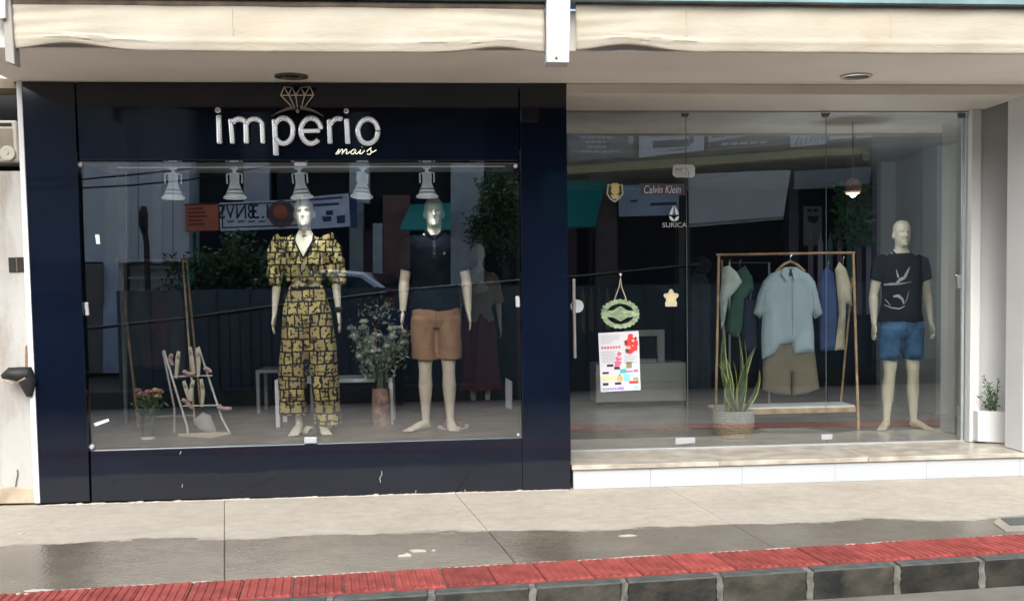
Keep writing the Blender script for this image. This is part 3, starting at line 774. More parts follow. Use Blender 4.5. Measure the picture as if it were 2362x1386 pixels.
a, b = U(1323, 643, YR - .06), U(1326, 826, YR - .06)
part('pull_handle', MB().tube([a, b], .014, 12), mat('satin_steel', (.55, .54, .50), rough=.35, metal=.7), gf, smooth=True)
for q in (.12, .88):
    p = a.lerp(b, q); part('handle_standoff', MB().tube([p, p + Vector((0, .058, 0))], .009, 8), M_steel, gf)
st = thing('round_sticker', U(1332, 706, YR), 'round white sticker on the glass behind the steel pull handle', 'sticker')
p = U(1331, 706, YR - .004); part('disc', MB().lathe([(.0001, .002), (.053, .002), (.053, 0)], p, 28, 'y'), mat('white_vinyl', (.55, .57, .58), rough=.5), st)
for i, (poly, lab) in enumerate((([(219, 541), (229, 541), (231, 563), (222, 563)], 'small white mark high on the left of the display glass'), ([(216, 976), (250, 965), (252, 971), (220, 983)], 'small slanted white mark low on the left of the display glass'))):
    tag(part('glass_mark', MB().px(poly, YG - .004, .002), mat('white_vinyl', (.55, .57, .58)), None), lab, 'sticker')  # two small white marks at the left of the display glass

# stickers on the door leaf
M_bvin = mat('black_vinyl', (.015, .014, .012), rough=.5); M_gold = mat('gold_vinyl', (.62, .46, .10), rough=.45); M_cream = mat('cream_vinyl', (.50, .46, .33), rough=.5)
sh = thing('badge_sticker', U(1419, 444, YR), 'black and gold shield badge sticker high on the glass door', 'sticker')
def sd(cx_, cy_, k): return [(cx_ - 16 * k, cy_ - 20 * k), (cx_ - 7 * k, cy_ - 16 * k), (cx_, cy_ - 22 * k), (cx_ + 8 * k, cy_ - 16 * k), (cx_ + 18 * k, cy_ - 20 * k), (cx_ + 20 * k, cy_ + 4 * k), (cx_ + 11 * k, cy_ + 15 * k), (cx_, cy_ + 23 * k), (cx_ - 12 * k, cy_ + 15 * k), (cx_ - 19 * k, cy_ + 3 * k)]
part('border', MB().px(sd(1418, 444, 1.0), YR - .003, .001), mat('pale_gold_vinyl', (.50, .46, .30), rough=.5), sh)
part('field', MB().px(sd(1418, 444, .85), YR - .0045, .001), M_bvin, sh)
mb = MB(); c = U(1419, 440, YR - .006); mb.lathe([(.0001, .0012), (.034, .0012), (.034, 0)], c, 16, 'y')
mb.px([(1409, 428), (1414, 421), (1419, 427), (1424, 421), (1429, 428), (1427, 434), (1411, 434)], YR - .0062, .0008)
part('crest', mb, M_gold, sh)
mb = MB(); mb.px([(1408, 450), (1430, 450), (1424, 459), (1414, 459)], YR - .0075, .0008); mb.px([(1412, 433), (1428, 433), (1426, 438), (1414, 438)], YR - .0078, .0008)
part('crest_line', mb, M_cream, sh)['kind'] = 'stuff'
ws = thing('notice_sticker', U(1577, 397, YR), 'white rounded notice sticker with faint lines and yellow arc at top of glass', 'sticker')
part('backing', MB().px([(1553, 384), (1557, 380), (1598, 380), (1603, 386), (1603, 404), (1598, 410), (1557, 409), (1551, 402)], YR - .003, .001), mat('white_vinyl', (.55, .57, .58)), ws)
mb = MB(); mb.px([(1557, 388), (1574, 388), (1574, 395), (1557, 395)], YR - .0045, .001)
for k in range(3): mb.px([(1556, 398 + k * 4), (1585, 398 + k * 4), (1585, 399.4 + k * 4), (1556, 399.4 + k * 4)], YR - .0045, .001)
mb.px([(1587, 396), (1590, 396), (1590, 410), (1587, 410)], YR - .0045, .001)
part('printed_line', mb, mat('grey_print', (.30, .33, .34)), ws)['kind'] = 'stuff'
mb = MB(); mb.stroke([U(1575 + 12 * math.cos(R(a)), 396 - 8 * math.sin(R(a)), YR - .006) for a in range(0, 181, 15)], .009, (0, -.001, 0))
part('yellow_arc', mb, mat('yellow_print', (.55, .45, .12)), ws)
mb_ = thing('brand_sticker', U(1527, 437, YR), 'dark brand name sticker with pale lettering on the glass door', 'sticker')
part('backing', MB().px([(1476, 423), (1580, 425), (1580, 451), (1476, 449)], YR - .003, .001), mat('plum_black_vinyl', (.03, .025, .04), rough=.5), mb_)
text_part('Calvin Klein', U(1528, 437, YR - .005), .30, .065, mat('pale_lilac_print', (.44, .42, .47)), mb_, italic=.15)
dp = thing('drop_sticker', U(1555, 500, YR), 'white water drop emblem above small capitals on the glass door', 'sticker')
mb = MB()
for sgn in (-1, 1):
    mb.px([(1555 + sgn * 1.5, 474), (1555 + sgn * 8, 486), (1555 + sgn * 11, 494), (1555 + sgn * 5, 496), (1555 + sgn * 1.8, 490)], YR - .003, .001)
    mb.px([(1555 + sgn * 12, 498), (1555 + sgn * 6, 500), (1555 + sgn * 1, 506), (1555 + sgn * 1, 511), (1555 + sgn * 9, 507)], YR - .003, .001)
part('emblem', mb, mat('white_vinyl', (.55, .57, .58)), dp)
text_part('SURICA', U(1556, 519, YR - .003), .20, .038, mat('faded_vinyl', (.34, .35, .34)), dp)
fs = thing('flower_sticker', U(1548, 687, YR), 'cream and gold flower shaped sticker on the glass beside the clothes rack', 'sticker')
def flower(cx_, cy_, k):
    return [(cx_ + k * (15 + 3.2 * math.cos(5 * q)) * math.cos(q + 1.571), cy_ - k * (16 + 3.4 * math.cos(5 * q)) * math.sin(q + 1.571)) for q in [6.283 * i / 40 for i in range(40)]]
part('petals', MB().px(flower(1548, 686, 1), YR - .003, .001).px([(1534, 697), (1562, 697), (1561, 707), (1535, 707)], YR - .0035, .001), M_cream, fs)
part('flower_heart', MB().px(flower(1548, 687, .62), YR - .005, .001), mat('soft_gold_vinyl', (.62, .52, .25)), fs)

# oval hanging sign with rope
os_ = thing('oval_sign', U(1431, 725, YR - .03), 'ornate pale green oval frame sign hanging by cord from a hook on the glass', 'hanging sign')
M_grn = mat('pale_green_enamel', (.17, .25, .12), rough=.55, var=.35, scale=30, c2=(.28, .35, .22))
def ell(rx, ry, n, rip=0, k=24): return [(1431 + (rx + rip * math.cos(k * q)) * math.cos(q), 724 - (ry + rip * math.cos(k * q)) * math.sin(q)) for q in [6.283 * i / n for i in range(n)]]
mb = MB(); O_, I_ = ell(44, 33.5, 96, 1.6), ell(32, 23.5, 96)
n = 96; Y0 = YR - .045
vs = [U(a, b, Y0) for a, b in O_] + [U(a, b, Y0 + .004) for a, b in I_] + [U(a, b, Y0 + .02) for a, b in O_] + [U(a, b, Y0 + .02) for a, b in I_]
fs_ = []
for i in range(n):
    j = (i + 1) % n; fs_ += [(i, j, n + j, n + i), (2 * n + i, 3 * n + i, 3 * n + j, 2 * n + j), (i, 2 * n + i, 2 * n + j, j), (n + i, n + j, 3 * n + j, 3 * n + i)]
mb.add(vs, fs_); part('oval_frame', mb, M_grn, os_)
mb = MB(); mb.px([(1398, 717), (1415, 716), (1424, 710), (1431, 706), (1438, 710), (1447, 716), (1464, 717), (1464, 731), (1447, 732), (1439, 737), (1431, 741), (1424, 737), (1415, 732), (1398, 731)], Y0 - .002, .012)
part('name_plaque', mb, M_grn, os_)
mb = MB()
for k, (x0, x1, yy, h) in enumerate(((1406, 1422, 722, 4), (1425, 1438, 720, 7), (1441, 1457, 722, 4), (1422, 1440, 731, 2))): mb.px([(x0, yy), (x1, yy), (x1, yy + h), (x0, yy + h)], Y0 - .0035, .001)
part('plaque_lettering', mb, mat('moss_print', (.20, .25, .14)), os_)['kind'] = 'stuff'
mb = MB()
for sgn in (-1, 1): mb.tube([U(1431, 640, YR - .02), U(1431 + sgn * 3, 662, YR - .02), U(1431 + sgn * 14, 692, YR - .035)], .0045, 6)
part('cord', mb, mat('jute_cord', (.42, .36, .26), rough=.9), os_)
p = U(1431, 634, YR - .02); part('hook', MB().ball(p, .014, 10, 8), M_steel, os_, smooth=True)

# poster: real sheet with flat print on it
po = thing('poster', U(1429, 835, YR), 'white event poster with red flowers and small coloured panels below the oval sign', 'poster')
part('sheet', MB().px([(1380, 768), (1473, 763), (1478, 899), (1386, 904)], YR - .004, .001), mat('white_paper', (.60, .59, .63), rough=.7, var=.02), po)
def pq(u, v):
    """u,v 0..1 on the sheet"""
    a = (1380 + 93 * u, 768 - 5 * u); b = (1386 + 92 * u, 904 - 5 * u)
    return (a[0] + (b[0] - a[0]) * v, a[1] + (b[1] - a[1]) * v)
prints = {}
def pr_(c, u0, v0, u1, v1, lay=0):
    prints.setdefault(c, MB()).px([pq(u0, v0), pq(u1, v0), pq(u1, v1), pq(u0, v1)], YR - .0055 - .0009 * lay, .0006)
def blob(c, u, v, r_, lay=0, k=11):
    a = [pq(u + r_ * math.cos(6.283 * i / k) * rng.uniform(.6, 1.15), v + r_ * .68 * math.sin(6.283 * i / k) * rng.uniform(.6, 1.15)) for i in range(k)]
    prints.setdefault(c, MB()).px(a, YR - .0055 - .0009 * lay, .0006)
for k in range(5): pr_('grey', .06, .05 + .03 * k, rng.uniform(.3, .55), .062 + .03 * k)
for k in range(8): pr_('grey', .06, .32 + .025 * k, rng.uniform(.38, .52), .331 + .025 * k)
for k in range(7): pr_('crimson', .06 + .07 * k, .235 + .003 * (k % 2), .115 + .07 * k, .275)
for k in range(5): pr_('grey', .62, .40 + .03 * k, rng.uniform(.8, .96), .412 + .03 * k)
for u, v, r_, l_ in ((.80, .16, .13, 0), (.72, .20, .10, 1), (.90, .20, .09, 2), (.80, .09, .08, 3), (.77, .30, .12, 4), (.90, .29, .08, 5)): blob('red', u, v, r_, l_)
for u, v, r_, l_ in ((.74, .27, .05, 7), (.86, .16, .04, 7), (.50, .42, .05, 7)): blob('peach', u, v, r_, l_)
for u, v, r_, l_ in ((.68, .18, .05, 6), (.70, .33, .06, 6), (.92, .12, .04, 6)): blob('dark_red', u, v, r_, l_)
for u, v, r_, l_ in ((.5, .37, .06, 0), (.48, .45, .08, 1), (.46, .53, .09, 2), (.42, .58, .07, 3)): blob('rose', u, v, r_, l_)
pr_('black', .18, .54, .34, .58); pr_('black', .36, .59, .5, .625, 8); pr_('black', .06, .665, .22, .70); pr_('black', .06, .85, .2, .895); pr_('black', .36, .85, .52, .89)
pr_('olive', .66, .52, .8, .62); pr_('teal', .5, .63, .66, .70); pr_('teal', .46, .72, .52, .75, 3); pr_('sand', .05, .73, .40, .82); pr_('amber', .42, .75, .56, .83); pr_('aqua', .58, .72, .74, .84)
pr_('violet', .66, .66, .82, .69, 1); pr_('rose', .84, .65, .95, .69); pr_('red', .72, .84, .95, .885); pr_('green', .82, .78, .95, .83)
pr_('violet', .42, .935, .58, .975); pr_('aqua', .84, .93, .95, .97)
for k in range(6): pr_('blue', .05 + .06 * k, .94, .095 + .06 * k, .97)
PC = dict(grey=(.42, .42, .47), crimson=(.55, .12, .2), red=(.62, .03, .03), peach=(.85, .42, .30), dark_red=(.16, .02, .02), rose=(.62, .12, .26), black=(.02, .02, .03), olive=(.26, .24, .12), teal=(.08, .40, .38), sand=(.62, .56, .34), amber=(.72, .40, .14), aqua=(.25, .62, .66), violet=(.36, .22, .62), green=(.25, .38, .18), blue=(.20, .22, .50))
for c, m_ in prints.items(): part(c + '_print', m_, mat('print_' + c, PC[c], rough=.6), po)['kind'] = 'stuff'

# ------------------------------------------------------------------ bodies
def body_mb(male=True, H=1.85, foot_l=0.0, foot_r=0.0, stance=.10, arm=.0, lean=0.0):
    k = H / 1.85; mb = MB(); s = 1.0 if male else .86
    def P(x, y, z): return (x * k, y * k, z * k)
    T = [(.84, .12, .085, 0), (.90, .165, .108, 0), (.96, .176, .118, .004), (1.03, .168, .112, 0), (1.10, .152, .102, -.004), (1.17, .146, .096, -.006), (1.26, .160, .106, -.008),
         (1.35, .180, .118, -.010), (1.43, .186, .118, -.006), (1.49, .176, .100, .004), (1.53, .140, .078, .010), (1.56, .092, .064, .010), (1.59, .066, .060, .006)]
    if not male:
        T = [(.84, .12, .09, 0), (.90, .165, .11, .004), (.96, .172, .116, .008), (1.03, .152, .10, .004), (1.10, .122, .084, 0), (1.17, .114, .080, -.002), (1.26, .130, .092, -.010),
             (1.33, .142, .122, -.028), (1.40, .148, .104, -.012), (1.47, .146, .082, .002), (1.52, .112, .068, .008), (1.555, .07, .054, .008), (1.59, .050, .050, .006)]
    mb.tube([P(0, y, z) for z, a, b, y in T], [(a * k, b * k) for z, a, b, y in T], 28)
    nk = .058 if male else .047
    mb.tube([P(0, .008, 1.53), P(0, .004, 1.60), P(0, -.012, 1.68)], [(nk * 1.2 * k, nk * 1.15 * k), (nk * k, nk * k), (nk * k, nk * k)], 18)
    hd = [(1.612, .022, .026, -.066), (1.625, .040, .045, -.054), (1.65, .055, .068, -.036), (1.68, .064, .084, -.022), (1.715, .070, .092, -.014), (1.75, .074, .097, -.008), (1.785, .074, .096, -.004), (1.815, .064, .083, 0), (1.838, .044, .058, .002), (1.85, .014, .02, .002)]
    hs = 1.0 if male else .95
    mb.tube([P(0, y, 1.73 + (z - 1.73) * hs) for z, a, b, y in hd], [(a * k * hs, b * k * hs) for z, a, b, y in hd], 26)
    mb.tube([P(0, -.098, 1.742), P(0, -.113, 1.722), P(0, -.124, 1.702), P(0, -.112, 1.694)], [(.008 * k, .008 * k), (.009 * k, .010 * k), (.014 * k, .011 * k), (.011 * k, .006 * k)], 10)
    mb.tube([P(-.018, -.100, 1.660), P(0, -.107, 1.661), P(.018, -.100, 1.660)], [.005 * k, .009 * k, .005 * k], 8, ref=(0, 0, 1))
    mb.ball(P(0, -.098, 1.634), (.02 * k, .018 * k, .016 * k), 10, 8)
    mb.tube([P(-.045, -.078, 1.753), P(-.022, -.097, 1.757), P(0, -.098, 1.752), P(.022, -.097, 1.757), P(.045, -.078, 1.753)], .009 * k, 8, ref=(0, 0, 1))
    for sg_ in (-1, 1):
        mb.ball(P(sg_ * .076, .004, 1.715), (.010 * k, .022 * k, .033 * k), 10, 8)
        # legs
        fo = foot_l if sg_ < 0 else foot_r; sx = sg_ * stance
        kx = sg_ * (stance * .5 + .047); hx = sg_ * .088
        ax = sx
        rr = [.092, .085, .076, .062, .053, .050, .056, .052, .040, .031, .034] if male else [.090, .082, .072, .058, .049, .046, .050, .046, .034, .028, .031]
        zz = [.92, .82, .70, .58, .51, .46, .36, .30, .20, .10, .055]
        yy = [0, 0, -.004, -.008, -.012, -.006, .012, .014, .014, .016, .018]
        pts = [P(hx + (ax - hx) * (1 - (z / .92)) ** .9, y, z) for z, y in zip(zz, yy)]
        mb.tube(pts, [(r_ * k, r_ * k * 1.04) for r_ in rr], 18)
        mb.ball(P(hx + (ax - hx) * (1 - .485 / .92) ** .9, -.042, .485), (.032 * k, .022 * k, .035 * k), 10, 8)
        dx, dy = math.sin(fo), -math.cos(fo)
        sidev = (math.cos(fo), math.sin(fo), 0)
        mb.tube([P(ax - dx * .03, .016 - dy * .036, .030), P(ax + dx * .01, .016 + dy * .01, .045), P(ax + dx * .07, .016 + dy * .07, .042), P(ax + dx * .13, .016 + dy * .13, .028), P(ax + dx * .19, .016 + dy * .19, .020)],
                [(.028 * k, .028 * k), (.036 * k, .045 * k), (.037 * k, .034 * k), (.043 * k, .024 * k), (.040 * k, .014 * k)], 14, ref=sidev)
        for t in range(5):
            o = (t - 2) * .0165 * -sg_; ln = (.042, .040, .036, .032, .026)[t] if True else 0
            b0 = (ax + dx * .185 + sidev[0] * o, .016 + dy * .185 + sidev[1] * o, .014); rt = (.0105, .008, .0078, .0074, .007)[t]
            mb.tube([P(*b0), P(b0[0] + dx * ln * .6, b0[1] + dy * ln * .6, .014), P(b0[0] + dx * ln, b0[1] + dy * ln, .010)], [rt * k, rt * k, rt * .7 * k], 8)
        # arms
        w_ = .188 if male else .158
        sp, ep, wp = (sg_ * w_, .004, 1.475), (sg_ * (w_ + .058 + arm), .022, 1.19), (sg_ * (w_ + .072 + arm * 1.4), -.030, .945)
        def L3(a, b, t): return tuple(a[i] + (b[i] - a[i]) * t for i in range(3))
        ar = [.060, .054, .047, .041, .039, .043, .038, .028, .0245] if male else [.046, .042, .038, .033, .031, .034, .030, .022, .020]
        ap = [sp, L3(sp, ep, .25), L3(sp, ep, .55), L3(sp, ep, .85), ep, L3(ep, wp, .18), L3(ep, wp, .45), L3(ep, wp, .8), wp]
        mb.tube([P(*q) for q in ap], [(r_ * k, r_ * k * 1.08) for r_ in ar], 16)
        mb.ball(P(sp[0] - sg_ * .012, .004, 1.478), (.062 * k * s, .062 * k * s, .056 * k * s), 14, 10)
        h = Vector(wp); dn = Vector((sg_ * .10, -.16, -1)).normalized(); fw = Vector((0, -1, .16)).normalized(); out = dn.cross(fw).normalized() * sg_
        pa = [h + dn * t for t in (-.01, .02, .05, .085)]
        mb.tube([P(*q) for q in pa], [(.024 * k, .019 * k), (.031 * k, .017 * k), (.040 * k, .016 * k), (.042 * k, .014 * k)], 14, ref=tuple(fw))
        for t in range(4):
            o = (t - 1.5) * .0205; ln = (.060, .074, .078, .068)[3 - t]
            b0 = h + dn * .078 + fw * o * 1.0; spread = fw * (t - 1.5) * .0045; inw = Vector((-sg_, -.2, 0)) * .020
            mb.tube([P(*b0), P(*(b0 + dn * ln * .45 + spread)), P(*(b0 + dn * ln * .8 + spread * 1.6 + inw * .35)), P(*(b0 + dn * ln + spread * 1.9 + inw * .8))], [.0092 * k, .0088 * k, .0080 * k, .006 * k], 8)
        b0 = h + dn * .022 + fw * .022
        mb.tube([P(*b0), P(*(b0 + dn * .030 + fw * .026)), P(*(b0 + dn * .060 + fw * .034)), P(*(b0 + dn * .080 + fw * .034))], [.014 * k, .0115 * k, .0098 * k, .007 * k], 8)
    return mb
def sculpt(me, k=1.0):
    a = np.empty(len(me.vertices) * 3); me.vertices.foreach_get('co', a); a = a.reshape(-1, 3)
    for sg_ in (-1, 1):                                                # eye sockets with lids
        d = np.sqrt(((a[:, 0] - sg_ * .031 * k) / 1.3) ** 2 + (a[:, 2] - 1.734 * k) ** 2); m = np.exp(-(d / (.0115 * k)) ** 2) * (a[:, 1] < -.04 * k)
        a[:, 1] += .013 * k * m
        m = np.exp(-(d / (.006 * k)) ** 2) * (a[:, 1] < -.04 * k); a[:, 1] -= .004 * k * m
    m = np.exp(-((a[:, 2] - 1.6605 * k) / (.003 * k)) ** 2) * np.exp(-(a[:, 0] / (.02 * k)) ** 4) * (a[:, 1] < -.06 * k); a[:, 1] += .006 * k * m
    me.vertices.foreach_set('co', a.ravel()); me.update()
def cloth_noise(me, amp, fx, fz, seed=0, zlo=None, zhi=None):
    a = np.empty(len(me.vertices) * 3); me.vertices.foreach_get('co', a); a = a.reshape(-1, 3)
    nr = np.empty(len(me.vertices) * 3); me.vertices.foreach_get('normal', nr); nr = nr.reshape(-1, 3)
    g = np.random.default_rng(seed); q = g.uniform(0, 6, 8)
    th = np.arctan2(a[:, 0], -a[:, 1])
    f = np.sin(a[:, 0] * fx + q[0] + 1.2 * np.sin(a[:, 2] * fz + q[1])) + .7 * np.sin(a[:, 2] * fz * 1.9 + a[:, 0] * fx * .6 + q[2]) + .5 * np.sin(a[:, 1] * fx * 1.4 + a[:, 2] * fz * .7 + q[3]) + .4 * np.sin(a[:, 0] * fx * 2.3 - a[:, 2] * fz * 2.6 + q[4])
    a += nr * (f * amp * .5)[:, None]; me.vertices.foreach_set('co', a.ravel()); me.update()
def surf_bvh(o):
    me = o.data; return BVHTree.FromPolygons([v.co for v in me.vertices], [tuple(p.vertices) for p in me.polygons])
def drape(o, pts, width, lift=.003, rep=6):
    """thin ribbon laid on the front of garment o along (x,z) points in its own space"""
    bv = surf_bvh(o); q = []
    for i in range(len(pts) - 1):
        for j in range(rep): t = j / rep; q.append((pts[i][0] + (pts[i + 1][0] - pts[i][0]) * t, pts[i][1] + (pts[i + 1][1] - pts[i][1]) * t))
    q.append(pts[-1]); mb = MB(); row = []
    ws = width if isinstance(width, (list, tuple)) else None
    for i, (x, z) in enumerate(q):
        x2, z2 = q[min(i + 1, len(q) - 1)]; x1, z1 = q[max(i - 1, 0)]
        t = Vector((x2 - x1, z2 - z1)); t.normalize(); n = Vector((-t.y, t.x))
        wd = width if ws is None else np.interp(i / (len(q) - 1), np.linspace(0, 1, len(ws)), ws)
        n *= wd / 2; pr2 = []
        for sgn in (1, -1):
            h = bv.ray_cast(Vector((x + sgn * n.x, -1.5, z + sgn * n.y)), Vector((0, 1, 0)))[0]
            pr2.append(None if h is None else h + Vector((0, -lift, 0)))
        if None in pr2:
            if row: mb_add_rows(mb, row); row = []
            continue
        row.append(pr2)
    if row: mb_add_rows(mb, row)
    return mb
def mb_add_rows(mb, row):
    if len(row) < 2: return
    vs = [p for r_ in row for p in r_] + [p + Vector((0, .0015, 0)) for r_ in row for p in r_]; n = len(row) * 2
    fs = []
    for i in range(len(row) - 1):
        a = 2 * i; fs += [(a, a + 1, a + 3, a + 2), (n + a, n + a + 2, n + a + 3, n + a + 1), (a, a + 2, n + a + 2, n + a), (a + 1, n + a + 1, n + a + 3, a + 3)]
    mb.add(vs, fs)
def localpart(name, mb, m, parent, smooth=True, bevel=0.0):
    """like part() but the mesh is already in the thing's own space"""
    me = mb.mesh(name, m, (0, 0, 0), smooth); bm = bmesh.new(); bm.from_mesh(me); bmesh.ops.recalc_face_normals(bm, faces=bm.faces); bm.to_mesh(me); bm.free()
    return link(name, me, parent)
M_skin = mat('mannequin_fibreglass', (.80, .71, .57), rough=.5, var=.03, scale=3)
M_skinp = mat('pale_mannequin_fibreglass', (.76, .70, .55), rough=.5, var=.03, scale=3)
def shirt_mb(k, hem, sleeve_end, male=True, loose=.018, arm=0.0, hemw=0.0):
    mb = MB(); f = loose
    def P(x, y, z): return (x * k, y * k, z * k)
    T = [(hem, .186 + hemw, .126, .0), (1.03, .174 + hemw * .6, .120, -.002), (1.10, .165, .115, -.006), (1.17, .160, .110, -.008), (1.26, .168, .114, -.010), (1.35, .184, .122, -.012), (1.43, .188, .122, -.006), (1.49, .178, .104, .004), (1.53, .140, .082, .010), (1.562, .085, .068, .008)]
    mb.tube([P(0, y, z) for z, a, b, y in T], [((a + f) * k, (b + f) * k) for z, a, b, y in T], 32)
    for sg_ in (-1, 1):
        w_ = .188; sp, ep = Vector((sg_ * w_, .004, 1.475)), Vector((sg_ * (w_ + .058 + arm), .022, 1.19))
        t = (1.475 - sleeve_end) / (1.475 - 1.19)
        pts = [sp + (Vector((sg_ * -.05, 0, .012))), sp, sp.lerp(ep, t * .4), sp.lerp(ep, t * .8), sp.lerp(ep, t)]
        mb.tube([P(*p) for p in pts], [(.070 * k, .075 * k), (.080 * k, .078 * k), (.073 * k, .072 * k), (.070 * k, .069 * k), (.071 * k, .070 * k)], 20)
    return mb
def shorts_mb(k, top, hem, stance, wide=.105, flare=.0):
    mb = MB()
    def P(x, y, z): return (x * k, y * k, z * k)
    mb.tube([P(0, 0, top), P(0, 0, .96), P(0, 0, .88), P(0, 0, .82)], [(.178 * k, .128 * k), (.192 * k, .134 * k), (.192 * k, .13 * k), (.14 * k, .10 * k)], 28)
    for sg_ in (-1, 1):
        hx = sg_ * .090; ax = sg_ * stance
        zz = [.90, .80, .70, (hem + .70) / 2, hem]
        mb.tube([P(hx + (ax - hx) * (1 - z / .92) ** .9 + sg_ * .006, -.002, z) for z in zz], [((wide - .0) * k, .118 * k), (wide * k, .112 * k), ((wide - .004 + flare * .3) * k, .106 * k), ((wide - .008 + flare * .7) * k, .102 * k), ((wide - .010 + flare) * k, .100 * k)], 22)
    return mb
H1 = (U(1000, 455, .74).z - FZ); k1 = H1 / 1.85
# --- man in dark polo and tan shorts
mA = thing('mannequin', (U(1010, 940, .74).x, .74, FZ), 'bald male mannequin in dark polo shirt and tan knee length shorts', 'mannequin', 'dressed mannequins in the windows')
b_ = remesh(body_mb(True, H1, foot_l=-.75, foot_r=.12, stance=.098), .0065, 3); sculpt(b_, k1); finish(b_, 'body', M_skin, mA)
M_polo = mat('dark_navy_cotton', (.008, .012, .019), rough=.95, spec=.12, var=.2, scale=30, bump=.7, bscale=13)
s_ = remesh(shirt_mb(k1, .965, 1.285), .009, 5); cloth_noise(s_, .010 * k1, 26, 15, 3)
polo = finish(s_, 'polo_shirt', M_polo, mA)
cm = MB()
for sg_ in (-1, 1): cm.tube([Vector((sg_ * .012, -.098, 1.505)) * k1, Vector((sg_ * .055, -.075, 1.555)) * k1, Vector((sg_ * .073, .0, 1.592)) * k1, Vector((sg_ * .04, .062, 1.600)) * k1, Vector((0, .072, 1.602)) * k1], [(.008 * k1, .024 * k1)] * 5, 8, ref=(sg_ * 1, -.3, .3))
localpart('collar', cm, M_polo, polo)
localpart('placket', drape(polo, [(0, 1.505 * k1), (0, 1.36 * k1)], .03, .004), mat('dark_navy_placket', (.016, .022, .034), rough=.9), polo)
bv = surf_bvh(polo); M_btn = mat('olive_button', (.22, .24, .16))
for zz in (1.46, 1.40):
    h = bv.ray_cast(Vector((0, -1, zz * k1)), Vector((0, 1, 0)))[0]; localpart('button', MB().ball(h + Vector((0, -.006, 0)), (.006, .003, .006), 8, 6), M_btn, polo)
h = bv.ray_cast(Vector((.075, -1, 1.40 * k1)), Vector((0, 1, 0)))[0]; localpart('chest_emblem', MB().ball(h + Vector((0, -.004, 0)), (.010, .002, .012), 8, 6), M_btn, polo)
M_tan = mat('tan_cotton_twill', (.40, .235, .135), rough=.85, var=.08, scale=8, bump=.7, bscale=13)
s_ = remesh(shorts_mb(k1, 1.0, .565, .098, flare=.006), .009, 5); cloth_noise(s_, .008 * k1, 30, 11, 5); sho = finish(s_, 'shorts', M_tan, mA)
localpart('fly_seam', drape(sho, [(0, .97 * k1), (.004, .86 * k1), (.0, .80 * k1)], .006, .002), mat('tan_seam', (.24, .14, .08)), sho)
for x0 in (-.17, .015): localpart('hem_seam', drape(sho, [(x0, .655 * k1), (x0 + .155, .655 * k1)], .005, .002), mat('tan_seam_soft', (.30, .17, .095)), sho)
# wristwatch strap
wr = MB(); wx = -(.188 + .070) * k1; wr.tube([(wx, -.026 * k1, .955 * k1), (wx - .002, -.030 * k1, .935 * k1)], [(.030, .028), (.029, .027)], 14); localpart('wristband', wr, mat('black_strap', (.01, .01, .012)), mA)
# --- man in black printed t-shirt and denim shorts
pB = G(2080, 988, SZ); YB = pB.y; H2 = U(2080, 508, YB).z - SZ; k2 = H2 / 1.85
mB = thing('mannequin', (pB.x - .01, YB, SZ), 'male mannequin in black printed t-shirt and blue denim shorts', 'mannequin', 'dressed mannequins in the windows')
b_ = remesh(body_mb(True, H2, foot_l=-.55, foot_r=.25, stance=.128), .0065, 3); sculpt(b_, k2); finish(b_, 'body', M_skinp, mB)
M_tee = mat('black_jersey', (.009, .009, .012), rough=.95, spec=.12, var=.15, bump=.7, bscale=13)
s_ = remesh(shirt_mb(k2, .955, 1.32, loose=.012, hemw=.012), .009, 5); cloth_noise(s_, .007 * k2, 20, 12, 9); tee = finish(s_, 'tshirt', M_tee, mB)
nk = MB(); nk.tube([Vector((.078 * math.cos(t), -.005 - .085 * math.sin(t), 1.575 - .05 * max(0, math.sin(t)))) * k2 for t in [R(a) for a in range(-200, 21, 15)]][::-1], .009, 8, ref=(0, 0, 1)); localpart('neckband', nk, M_tee, tee)
M_prt = mat('white_screen_print', (.55, .55, .53), rough=.8, var=.3, scale=40)
pm = MB()
def tz(px_, py_): return (U(px_, py_, YB - .14).x - mB.location.x, U(px_, py_, YB - .14).z - SZ)
for pts, wd in (([(2068, 655), (2076, 645), (2086, 640), (2092, 628), (2098, 616)], [.022, .03, .024, .020, .006]), ([(2072, 640), (2070, 630), (2069, 622)], [.016, .010, .004]), ([(2044, 657), (2060, 655), (2076, 655), (2102, 650)], [.012, .022, .012, .004]),
                ([(2064, 684), (2074, 682), (2083, 690), (2086, 702)], [.014, .026, .020, .008]), ([(2046, 702), (2060, 710), (2076, 712), (2088, 706)], [.006, .010, .012, .006]), ([(2097, 672), (2093, 690), (2087, 700)], [.004, .007, .004]), ([(2050, 690), (2058, 704)], [.004, .006])):
    q = drape(tee, [tz(*p) for p in pts], wd, .004, 5); pm.v, pm.f, pm.mi = pm.v + q.v, pm.f + [tuple(i + len(pm.v) for i in f) for f in q.f], pm.mi + q.mi
localpart('white_print', pm, M_prt, tee, smooth=False)
M_den = mat('blue_denim', (.028, .085, .20), rough=.9, var=.35, scale=10, bump=.7, bscale=13, c2=(.06, .15, .30))
s_ = remesh(shorts_mb(k2, .99, .62, .128, wide=.106), .009, 5); cloth_noise(s_, .006 * k2, 30, 12, 15); den = finish(s_, 'shorts', M_den, mB)
M_dseam = mat('denim_seam', (.02, .045, .11))
localpart('fly_seam', drape(den, [(0, .96 * k2), (0, .86 * k2)], .006, .002), M_dseam, den)
for x0 in (-.20, .045): localpart('cuff', drape(den, [(x0, .645 * k2), (x0 + .16, .645 * k2)], .035, .003), mat('dark_denim_cuff', (.018, .05, .14), rough=.9), den)
